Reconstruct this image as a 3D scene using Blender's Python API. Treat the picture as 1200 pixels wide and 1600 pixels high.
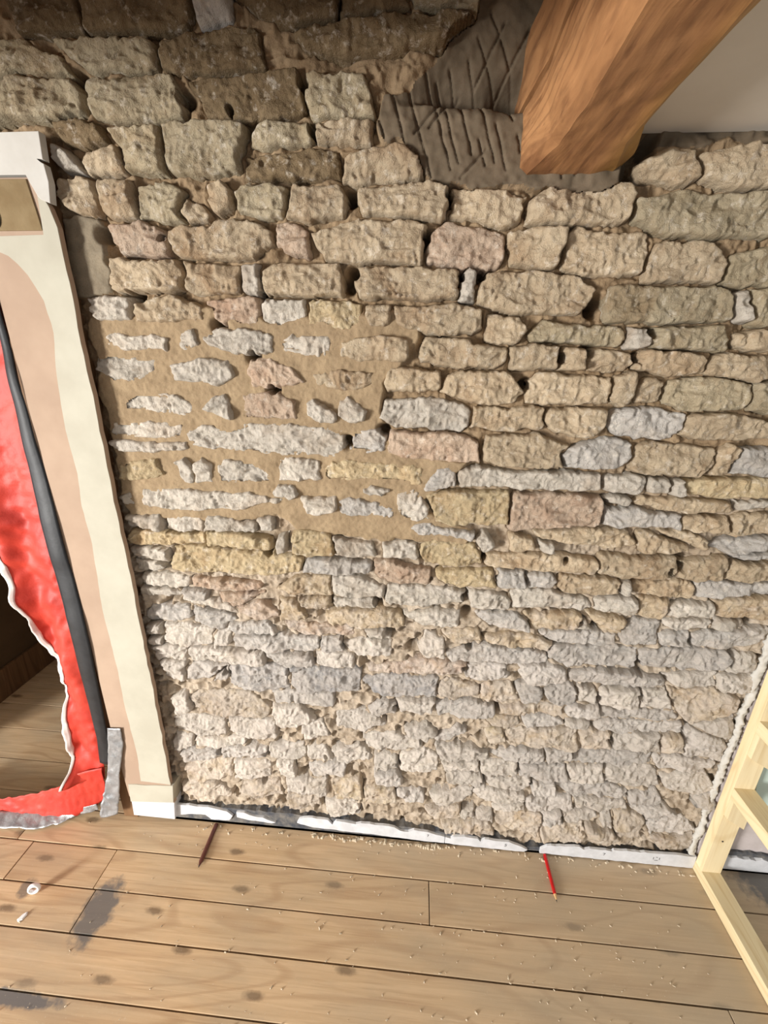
import bpy, bmesh, math, random
import numpy as np
from mathutils import Matrix, Vector

for _o in list(bpy.data.objects):
    bpy.data.objects.remove(_o)
SC = bpy.context.scene
COL = SC.collection
random.seed(7)
RNG = np.random.RandomState(11)

# ------------------------------------------------------------------ camera, world, light, exposure
def setup_view():
    yaw, pitch, roll = [math.radians(a) for a in (-4.156, 18.867, -1.024)]
    f = Vector((math.sin(yaw)*math.cos(pitch), math.cos(yaw)*math.cos(pitch), -math.sin(pitch)))
    r = Vector((math.cos(yaw), -math.sin(yaw), 0))
    d = f.cross(r)
    r2 = math.cos(roll)*r + math.sin(roll)*d
    d2 = -math.sin(roll)*r + math.cos(roll)*d
    cam = bpy.data.cameras.new('camera')
    cam.sensor_width = 36.0
    cam.lens = 661.1/1600*36.0
    cam.clip_start = 0.01
    co = bpy.data.objects.new('camera', cam)
    COL.objects.link(co)
    m = Matrix.Identity(4)
    for i in range(3):
        m[i][0] = r2[i]; m[i][1] = -d2[i]; m[i][2] = -f[i]
    m[0][3], m[1][3], m[2][3] = 0.0, -1.0758, 1.62
    co.matrix_world = m
    SC.camera = co
    w = bpy.data.worlds.new('room_light'); SC.world = w
    w.use_nodes = True
    bg = w.node_tree.nodes['Background']
    bg.inputs[0].default_value = (0.97, 0.98, 1.0, 1)
    bg.inputs[1].default_value = 0.44
    ld = bpy.data.lights.new('window_daylight', 'AREA')
    ld.shape = 'RECTANGLE'; ld.size = 0.8; ld.size_y = 1.05
    ld.energy = 215; ld.color = (1.0, 0.975, 0.935)
    lo = bpy.data.objects.new('window_daylight', ld); COL.objects.link(lo)
    lo.location = (-3.7, -3.2, 0.95)
    lo.rotation_euler = (Vector((0.9, 0.0, 0.45)) - lo.location).to_track_quat('-Z', 'Y').to_euler()
    SC.view_settings.view_transform = 'Standard'
    SC.view_settings.look = 'None'
    SC.view_settings.gamma = 1.0
    SC.view_settings.use_curve_mapping = False
    SC.view_settings.exposure = 0.78
setup_view()

# ------------------------------------------------------------------ helpers
def srgb(r, g, b):
    def l(c):
        c /= 255.0
        return c/12.92 if c <= 0.04045 else ((c+0.055)/1.055)**2.4
    return (l(r), l(g), l(b), 1.0)

class NT:
    """small wrapper to write node materials"""
    def __init__(s, name, rough=0.9, spec=0.2, metal=0.0):
        s.m = bpy.data.materials.new(name); s.m.use_nodes = True
        s.t = s.m.node_tree; s.b = s.t.nodes['Principled BSDF']
        s.b.inputs['Roughness'].default_value = rough
        s.b.inputs['Specular IOR Level'].default_value = spec
        s.b.inputs['Metallic'].default_value = metal
        s.pos = s.n('ShaderNodeNewGeometry').outputs['Position']
    def n(s, t): return s.t.nodes.new(t)
    def l(s, a, b): s.t.links.new(a, b)
    def mapping(s, scale, loc=(0, 0, 0), src=None):
        k = s.n('ShaderNodeMapping'); s.l(src or s.pos, k.inputs[0])
        k.inputs['Scale'].default_value = scale; k.inputs['Location'].default_value = loc
        return k.outputs[0]
    def noise(s, vec, scale, detail=4, rough=0.55, dist=0.0):
        k = s.n('ShaderNodeTexNoise'); s.l(vec, k.inputs['Vector'])
        k.inputs['Scale'].default_value = scale; k.inputs['Detail'].default_value = detail
        k.inputs['Roughness'].default_value = rough; k.inputs['Distortion'].default_value = dist
        return k.outputs['Fac']
    def voronoi(s, vec, scale, out='Distance', dims='3D'):
        k = s.n('ShaderNodeTexVoronoi'); k.voronoi_dimensions = dims; s.l(vec, k.inputs['Vector']); k.inputs['Scale'].default_value = scale
        return k.outputs[out]
    def ramp(s, fac, stops):
        k = s.n('ShaderNodeValToRGB'); s.l(fac, k.inputs[0])
        e = k.color_ramp.elements
        while len(e) < len(stops): e.new(0.5)
        for i, (p, c) in enumerate(stops):
            e[i].position = p; e[i].color = c if len(c) == 4 else (*c, 1)
        return k.outputs[0]
    def mix(s, fac, a, b, mode='MIX'):
        k = s.n('ShaderNodeMix'); k.data_type = 'RGBA'; k.blend_type = mode
        for v, i in ((fac, 0), (a, 6), (b, 7)):
            if isinstance(v, (int, float)): k.inputs[i].default_value = v
            elif isinstance(v, tuple): k.inputs[i].default_value = v
            else: s.l(v, k.inputs[i])
        return k.outputs[2]
    def math(s, op, a, b=None):
        k = s.n('ShaderNodeMath'); k.operation = op
        for v, i in ((a, 0), (b, 1)):
            if v is None: continue
            if isinstance(v, (int, float)): k.inputs[i].default_value = v
            else: s.l(v, k.inputs[i])
        return k.outputs[0]
    def color(s, c):
        if isinstance(c, tuple): s.b.inputs['Base Color'].default_value = c
        else: s.l(c, s.b.inputs['Base Color'])
    def bump(s, h, strength=0.5, dist=0.002):
        k = s.n('ShaderNodeBump'); k.inputs['Strength'].default_value = strength
        k.inputs['Distance'].default_value = dist; s.l(h, k.inputs['Height'])
        s.l(k.outputs[0], s.b.inputs['Normal'])

G0 = (0, 0, 0, 1); G1 = (1, 1, 1, 1)
def grey(v): return (v, v, v, 1)

def stone_mat(name, base, tint, stain):
    n = NT(name, 0.92, 0.15)
    oi = n.n('ShaderNodeObjectInfo').outputs['Random']
    a = n.noise(n.mapping((1, 1, 1.6)), 14, 5, 0.6)
    c = n.mix(n.ramp(a, [(0.36, G0), (0.66, G1)]), base, tint)
    st = n.noise(n.mapping((1, 1, 1), (3, 1, 7)), 7, 4, 0.6, 0.6)
    c = n.mix(n.math('MULTIPLY', n.ramp(st, [(0.50, G0), (0.70, G1)]), 0.65), c, stain)
    wsp = n.noise(n.mapping((1, 1, 1), (9, 2, 1)), 48, 4, 0.7)
    c = n.mix(n.math('MULTIPLY', n.ramp(wsp, [(0.55, G0), (0.70, G1)]), 0.55), c, srgb(232, 222, 206))
    pit = n.noise(n.mapping((1, 1, 1), (5, 8, 2)), 90, 5, 0.75)
    c = n.mix(n.math('MULTIPLY', n.ramp(pit, [(0.32, G1), (0.46, G0)]), 0.45), c, stain)
    sz = n.n('ShaderNodeSeparateXYZ'); n.l(n.pos, sz.inputs[0])        # ragged lime-wash residue left on the lower stones
    lz = n.n('ShaderNodeMapRange'); n.l(sz.outputs[2], lz.inputs[0])
    lz.inputs[1].default_value = 1.25; lz.inputs[2].default_value = 0.75; lz.inputs[3].default_value = -0.22; lz.inputs[4].default_value = 0.16
    lm = n.math('ADD', n.noise(n.mapping((1, 1, 1), (4, 4, 9)), 16, 6, 0.7), lz.outputs[0])
    c = n.mix(n.math('MULTIPLY', n.ramp(lm, [(0.48, G0), (0.70, G1)]), 0.6), c, srgb(206, 196, 186))
    br = n.ramp(oi, [(0, grey(0.86)), (1, grey(1.08))])
    c = n.mix(1.0, c, br, 'MULTIPLY')
    n.color(c)
    cr = n.n('ShaderNodeTexNoise'); n.l(n.mapping((1, 1, 1.5), (2, 6, 4)), cr.inputs['Vector'])
    cr.noise_type = 'RIDGED_MULTIFRACTAL'; cr.inputs['Scale'].default_value = 42; cr.inputs['Detail'].default_value = 5; cr.inputs['Distortion'].default_value = 0.5
    h = n.math('ADD', n.noise(n.pos, 110, 7, 0.7), n.math('MULTIPLY', n.noise(n.pos, 400, 3, 0.6), 0.35))
    h = n.math('ADD', h, n.math('MULTIPLY', cr.outputs['Fac'], 0.45))
    n.bump(h, 1.0, 0.0065)
    return n.m

STONE = {
    'b': stone_mat('limestone_beige', srgb(198, 180, 153), srgb(178, 158, 131), srgb(158, 128, 96)),
    'd': stone_mat('limestone_olive', srgb(182, 168, 142), srgb(162, 147, 120), srgb(142, 117, 86)),
    'o': stone_mat('limestone_brown', srgb(140, 121, 94), srgb(116, 98, 73), srgb(98, 78, 54)),
    'y': stone_mat('limestone_ochre', srgb(198, 180, 146), srgb(182, 161, 127), srgb(168, 136, 98)),
    'p': stone_mat('limestone_pink', srgb(196, 175, 154), srgb(178, 155, 133), srgb(162, 128, 104)),
    'w': stone_mat('limestone_pale', srgb(208, 199, 186), srgb(190, 181, 167), srgb(174, 155, 134)),
    'g': stone_mat('limestone_grey', srgb(192, 186, 178), srgb(177, 171, 164), srgb(178, 165, 150)),
    's': stone_mat('limestone_slate', srgb(162, 160, 158), srgb(140, 140, 142), srgb(170, 162, 152)),
    'r': stone_mat('limestone_red', srgb(140, 100, 94), srgb(120, 84, 80), srgb(170, 140, 130)),
}

def mortar_mat(name, stops_low, stops_high, z0, z1, grain=260, bs=0.8, bd=0.004):
    n = NT(name, 0.95, 0.1)
    a = n.noise(n.pos, 22, 5, 0.6)
    low = n.ramp(a, [(0.3, stops_low[0]), (0.7, stops_low[1])])
    if stops_high:
        high = n.ramp(a, [(0.3, stops_high[0]), (0.7, stops_high[1])])
        sp = n.n('ShaderNodeSeparateXYZ'); n.l(n.pos, sp.inputs[0])
        zz = n.math('ADD', sp.outputs[2], n.math('MULTIPLY', n.noise(n.pos, 5, 3), 0.5))
        mr = n.n('ShaderNodeMapRange'); n.l(zz, mr.inputs[0])
        mr.inputs[1].default_value = z0 + 0.25; mr.inputs[2].default_value = z1 + 0.25
        low = n.mix(mr.outputs[0], low, high)
    sp2 = n.noise(n.pos, grain, 3, 0.7)
    c = n.mix(n.math('MULTIPLY', n.ramp(sp2, [(0.35, G1), (0.5, G0)]), 0.28), low, srgb(104, 84, 62))
    n.color(c)
    h = n.math('ADD', n.noise(n.pos, grain*0.4, 5, 0.7), n.math('MULTIPLY', sp2, 0.4))
    n.bump(h, bs, bd)
    return n.m

M = {}
M['mortar'] = mortar_mat('lime_mortar', (srgb(160, 143, 122), srgb(194, 180, 162)), (srgb(128, 107, 82), srgb(160, 138, 110)), 1.05, 1.45)
M['pointing'] = mortar_mat('sand_pointing', (srgb(142, 122, 96), srgb(164, 143, 114)), None, 0, 1, 420, 0.55, 0.003)
M['scored'] = mortar_mat('scored_plaster', (srgb(94, 83, 68), srgb(116, 102, 85)), None, 0, 1, 300, 0.4, 0.002)
M['cement'] = mortar_mat('grey_cement', (srgb(120, 110, 94), srgb(146, 134, 114)), None, 0, 1, 300, 0.5, 0.003)

def wood_mat(name, c0, c1, c2, axis='x', grain=(1.6, 34, 34), knots=0.6, rough=0.62, bump=0.25, knotscale=5.0, spec=0.3):
    n = NT(name, rough, spec)
    sc = {'x': grain, 'y': (grain[1], grain[0], grain[2]), 'z': (grain[1], grain[2], grain[0])}[axis]
    oi = n.n('ShaderNodeObjectInfo').outputs['Random']
    off = n.n('ShaderNodeCombineXYZ'); n.l(n.math('MULTIPLY', oi, 37.0), off.inputs[0]); n.l(n.math('MULTIPLY', oi, 11.0), off.inputs[1])
    ad = n.n('ShaderNodeVectorMath'); n.l(n.pos, ad.inputs[0]); n.l(off.outputs[0], ad.inputs[1])
    p = ad.outputs[0]
    wsc = {'x': (0.8, 5, 5), 'y': (5, 0.8, 5), 'z': (5, 5, 0.8)}[axis]
    g1 = n.noise(n.mapping(sc, src=p), 1.0, 5, 0.6, 0.8)
    rings = n.math('SINE', n.math('MULTIPLY', n.noise(n.mapping(wsc, src=p), 1.0, 2, 0.5, 0.4), 70.0))
    c = n.mix(n.ramp(g1, [(0.3, G0), (0.7, G1)]), c0, c1)
    c = n.mix(n.math('MULTIPLY', n.ramp(rings, [(0.5, G0), (1.0, G1)]), 0.36), c, c2)
    fine = n.noise(n.mapping(tuple(q*2.6 for q in sc), src=p), 1.0, 3, 0.6, 0.3)
    c = n.mix(n.math('MULTIPLY', n.ramp(fine, [(0.5, G0), (0.72, G1)]), 0.4), c, c2)
    ksc = {'x': (0.35, 1, 0), 'y': (1, 0.35, 1), 'z': (1, 1, 0.35)}[axis]
    k = n.voronoi(n.mapping(tuple(q*knotscale for q in ksc), src=p), 1.0, dims='2D' if axis == 'x' else '3D')
    k = n.math('ADD', k, n.math('MULTIPLY', n.math('SUBTRACT', n.noise(p, 60, 3), 0.5), 0.06))
    c = n.mix(n.math('MULTIPLY', n.ramp(k, [(0.035, G1), (0.085, G0)]), knots), c, tuple(q*0.32 for q in c2[:3])+(1,))
    br = n.ramp(oi, [(0, grey(0.92)), (1, grey(1.05))])
    c = n.mix(1.0, c, br, 'MULTIPLY')
    n.bump(n.math('ADD', g1, n.math('MULTIPLY', rings, 0.15)), bump, 0.002)
    return n, c, p

# floorboard wood: worn pine, with real grey paint stains left on it
n, c, p = wood_mat('pine_board', srgb(212, 184, 148), srgb(194, 164, 127), srgb(158, 122, 88), 'x', (2.2, 60, 60), 0.75, 0.5, 0.2, 6.5, 0.35)
dirt = n.noise(n.mapping((1.2, 3, 1)), 2.2, 5, 0.6)
c = n.mix(n.math('MULTIPLY', n.ramp(dirt, [(0.42, G0), (0.68, G1)]), 0.55), c, srgb(164, 150, 128))
sx = n.n('ShaderNodeSeparateXYZ'); n.l(n.pos, sx.inputs[0])
mr = n.n('ShaderNodeMapRange'); n.l(sx.outputs[0], mr.inputs[0]); mr.inputs[1].default_value = -0.5; mr.inputs[2].default_value = 1.0
c = n.mix(n.math('MULTIPLY', mr.outputs[0], 0.5), c, srgb(180, 167, 146))     # trodden plaster dust toward the partition
for (px, py, sxx, syy, colr, amt) in ((-0.93, -0.30, 0.06, 0.10, srgb(104, 102, 100), 0.9), (-1.02, -0.5, 0.16, 0.02, srgb(96, 96, 98), 0.9),
                                 (1.28, -0.02, 0.16, 0.12, srgb(96, 98, 100), 0.85), (-1.20, -0.26, 0.03, 0.03, srgb(100, 92, 88), 0.7)):
    vm = n.mapping((1/sxx, 1/syy, 0.001), (-px/sxx, -py/syy, 0))
    ln = n.n('ShaderNodeVectorMath'); ln.operation = 'LENGTH'; n.l(vm, ln.inputs[0])
    dd = n.math('ADD', ln.outputs['Value'], n.math('MULTIPLY', n.noise(n.pos, 30, 4, 0.6), 1.2))
    c = n.mix(n.math('MULTIPLY', n.ramp(n.math('MULTIPLY', dd, 0.5), [(0.62, G1), (0.8, G0)]), amt), c, colr)
spk = n.noise(n.pos, 160, 2, 0.6)
c = n.mix(n.math('MULTIPLY', n.ramp(spk, [(0.66, G0), (0.74, G1)]), 0.35), c, srgb(206, 194, 172))
n.color(c); M['board'] = n.m

n, c, p = wood_mat('oak_beam', srgb(186, 138, 94), srgb(144, 101, 66), srgb(100, 66, 44), 'y', (4.0, 26, 26), 0.8, 0.6, 0.6, 9.0, 0.25)
sx = n.n('ShaderNodeSeparateXYZ'); n.l(n.pos, sx.inputs[0])
mr = n.n('ShaderNodeMapRange'); mr.inputs[1].default_value = 0.325; mr.inputs[2].default_value = 0.375
n.l(n.math('ADD', sx.outputs[0], n.math('MULTIPLY', n.math('SUBTRACT', n.noise(n.mapping((8, 3, 8)), 1.0, 3), 0.5), 0.06)), mr.inputs[0])
c = n.mix(n.math('MULTIPLY', mr.outputs[0], 0.75), c, srgb(158, 120, 62))      # sapwood along one arris
bl = n.noise(n.mapping((11, 3.2, 11), (2, 5, 1)), 1.0, 5, 0.65, 0.7)
c = n.mix(n.math('MULTIPLY', n.ramp(bl, [(0.52, G0), (0.68, G1)]), 0.6), c, srgb(104, 66, 42))
fl = n.noise(n.mapping((60, 9, 60), (1, 3, 2)), 1.0, 3, 0.6)
c = n.mix(n.math('MULTIPLY', n.ramp(fl, [(0.60, G0), (0.70, G1)]), 0.5), c, srgb(88, 54, 34))
n.color(c); M['beam'] = n.m
n, c, p = wood_mat('new_softwood_y', srgb(232, 216, 178), srgb(222, 202, 160), srgb(200, 172, 124), 'y', (2, 40, 40), 0.3, 0.6, 0.1, 3.0)
n.color(c); M['softwood_y'] = n.m
n, c, p = wood_mat('new_softwood_z', srgb(232, 216, 178), srgb(222, 202, 160), srgb(200, 172, 124), 'z', (2, 40, 40), 0.3, 0.6, 0.1, 3.0)
n.color(c); M['softwood_z'] = n.m
n, c, p = wood_mat('old_jamb', srgb(128, 96, 66), srgb(108, 80, 54), srgb(80, 56, 36), 'z', (2, 40, 40), 0.4, 0.7, 0.3, 3.0)
n.color(c); M['jamb'] = n.m

def plain(name, c0, c1, scale=18, rough=0.85, spec=0.2, metal=0.0, bs=0.25, bscale=60, bd=0.002):
    n = NT(name, rough, spec, metal)
    n.color(n.mix(n.ramp(n.noise(n.pos, scale, 4, 0.6), [(0.35, G0), (0.65, G1)]), c0, c1))
    n.bump(n.noise(n.pos, bscale, 4, 0.6), bs, bd)
    return n.m
M['pink_plaster'] = plain('bare_pink_plaster', srgb(174, 151, 131), srgb(162, 139, 120), 6, 0.85, 0.2, 0, 0.15, 25)
M['filler'] = plain('cream_filler', srgb(182, 178, 162), srgb(173, 168, 152), 9, 0.75, 0.25, 0, 0.15, 30)
M['white_plaster'] = plain('white_plaster', srgb(198, 195, 188), srgb(188, 184, 176), 12, 0.8, 0.2, 0, 0.2, 30)
M['tan'] = plain('tan_render', srgb(142, 124, 94), srgb(126, 107, 78), 12, 0.9, 0.1, 0, 0.3, 120)
M['paint'] = plain('old_white_paint', srgb(214, 215, 218), srgb(198, 199, 201), 30, 0.55, 0.3, 0, 0.2, 60)
M['dirty'] = plain('dirty_grey_plinth', srgb(120, 116, 110), srgb(68, 72, 80), 26, 0.8, 0.2, 0, 0.6, 90, 0.004)
M['ceiling'] = plain('ceiling_plaster', srgb(214, 206, 194), srgb(208, 199, 186), 5, 0.9, 0.1, 0, 0.1, 40)
M['rplaster'] = plain('old_pink_white_plaster', srgb(206, 196, 194), srgb(186, 176, 172), 12, 0.85, 0.2, 0, 0.2, 30)
M['green_board'] = plain('green_plasterboard', srgb(196, 212, 202), srgb(188, 204, 194), 8, 0.85)
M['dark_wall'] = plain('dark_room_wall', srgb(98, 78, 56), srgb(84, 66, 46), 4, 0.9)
M['under'] = plain('dark_subfloor', srgb(30, 24, 18), srgb(20, 16, 12), 10, 1.0, 0.0)
M['black'] = plain('black_tape', srgb(24, 25, 27), srgb(34, 35, 38), 30, 0.52, 0.35, 0, 0.3, 40)
M['zip'] = plain('white_zip', srgb(224, 214, 208), srgb(206, 194, 188), 30, 0.6)
M['duct'] = plain('silver_duct_tape', srgb(170, 172, 174), srgb(138, 140, 142), 26, 0.36, 0.5, 0.45, 0.5, 70, 0.004)
M['red_pencil'] = plain('red_lacquer', srgb(196, 14, 20), srgb(176, 8, 14), 30, 0.3, 0.5, 0, 0.05)
M['brown_pencil'] = plain('brown_lacquer', srgb(98, 54, 42), srgb(82, 42, 34), 60, 0.45, 0.4, 0, 0.1)
M['pencil_wood'] = plain('pencil_wood', srgb(206, 172, 124), srgb(192, 156, 108), 60, 0.7)
M['lead'] = plain('graphite', srgb(40, 38, 38), srgb(52, 50, 50), 60, 0.45, 0.5)
M['white_plastic'] = plain('white_plastic', srgb(240, 240, 240), srgb(232, 232, 232), 20, 0.4, 0.4, 0, 0.05)
M['chip'] = plain('plaster_crumb', srgb(206, 192, 170), srgb(180, 164, 138), 40, 0.9)
M['mark'] = plain('dark_mark', srgb(70, 66, 64), srgb(92, 88, 86), 60, 0.8)
n = NT('red_sheet', 0.55, 0.35)
n.color(n.mix(n.ramp(n.noise(n.pos, 8, 3), [(0.35, G0), (0.65, G1)]), srgb(196, 62, 46), srgb(178, 48, 36)))
n.bump(n.noise(n.pos, 26, 4, 0.6), 0.35, 0.006)
M['red'] = n.m

def prop(o, label=None, cat=None, group=None, kind=None):
    if label: o['label'] = label
    if cat: o['category'] = cat
    if group: o['group'] = group
    if kind: o['kind'] = kind
    return o
def link(name, me, mat, parent=None, loc=None):
    o = bpy.data.objects.new(name, me); COL.objects.link(o)
    if mat: me.materials.append(mat)
    if loc is not None: o.location = loc
    if parent: o.parent = parent
    return o
def mesh_np(name, verts, quads, smooth=True):
    me = bpy.data.meshes.new(name)
    v = np.asarray(verts, np.float32); q = np.asarray(quads, np.int32)
    me.vertices.add(len(v)); me.vertices.foreach_set('co', v.ravel())
    me.loops.add(q.size); me.loops.foreach_set('vertex_index', q.ravel())
    me.polygons.add(len(q)); me.polygons.foreach_set('loop_start', np.arange(0, q.size, 4, dtype=np.int32))
    me.polygons.foreach_set('use_smooth', np.full(len(q), smooth))
    me.update(calc_edges=True); me.validate()
    return me
def empty(name, loc=(0, 0, 0)):
    o = bpy.data.objects.new(name, None); COL.objects.link(o); o.location = loc; o.empty_display_size = 0.05
    return o
def bm_obj(name, bm, mat, parent=None, smooth=False, bevel=0.0, loc=None):
    if bevel:
        bmesh.ops.bevel(bm, geom=list(bm.edges), offset=bevel, segments=2, affect='EDGES', profile=0.6)
    bmesh.ops.recalc_face_normals(bm, faces=bm.faces)
    me = bpy.data.meshes.new(name); bm.to_mesh(me); bm.free()
    if smooth: me.polygons.foreach_set('use_smooth', np.full(len(me.polygons), True))
    o = link(name, me, mat)
    if loc is not None:                       # move the origin to loc, keep the shape in place
        me.transform(Matrix.Translation(-Vector(loc))); o.location = loc
    if parent:
        o.parent = parent; o.location = Vector(o.location) - parent.location
    return o
def box_bm(x0, x1, y0, y1, z0, z1):
    bm = bmesh.new(); bmesh.ops.create_cube(bm, size=1)
    for v in bm.verts:
        v.co = Vector((x0 if v.co.x < 0 else x1, y0 if v.co.y < 0 else y1, z0 if v.co.z < 0 else z1))
    return bm
def box(name, x0, x1, y0, y1, z0, z1, mat, parent=None, bevel=0.0):
    return bm_obj(name, box_bm(x0, x1, y0, y1, z0, z1), mat, parent, bevel=bevel)
def slab(name, pts, yf, yb, mat, parent=None, bevel=0.0):
    """outline in wall coordinates (x, z), front at y=yf, back at y=yb"""
    bm = bmesh.new()
    a = [bm.verts.new((x, yf, z)) for x, z in pts]; b = [bm.verts.new((x, yb, z)) for x, z in pts]
    f0 = bm.faces.new(a); f1 = bm.faces.new(b[::-1])
    for i in range(len(pts)):
        j = (i+1) % len(pts); bm.faces.new((a[j], a[i], b[i], b[j]))
    if bevel:
        bmesh.ops.bevel(bm, geom=list(f0.edges), offset=bevel, segments=2, affect='EDGES', profile=0.6)
    return bm_obj(name, bm, mat, parent)

# ------------------------------------------------------------------ noise on arrays
_TAB = [np.random.RandomState(100+i).uniform(-1, 1, (256, 256)) for i in range(24)]
def vn(x, z, wl, k, wlz=None):
    t = _TAB[k % 24]
    a = x/wl + 57.3*k; b = z/(wlz or wl) + 31.7*k
    i = np.floor(a).astype(int); j = np.floor(b).astype(int)
    u = a-i; v = b-j; u = u*u*u*(u*(u*6-15)+10); v = v*v*v*(v*(v*6-15)+10)
    g = lambda p, q: t[(i+p) & 255, (j+q) & 255]
    return (g(0, 0)*(1-u)+g(1, 0)*u)*(1-v) + (g(0, 1)*(1-u)+g(1, 1)*u)*v

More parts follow.
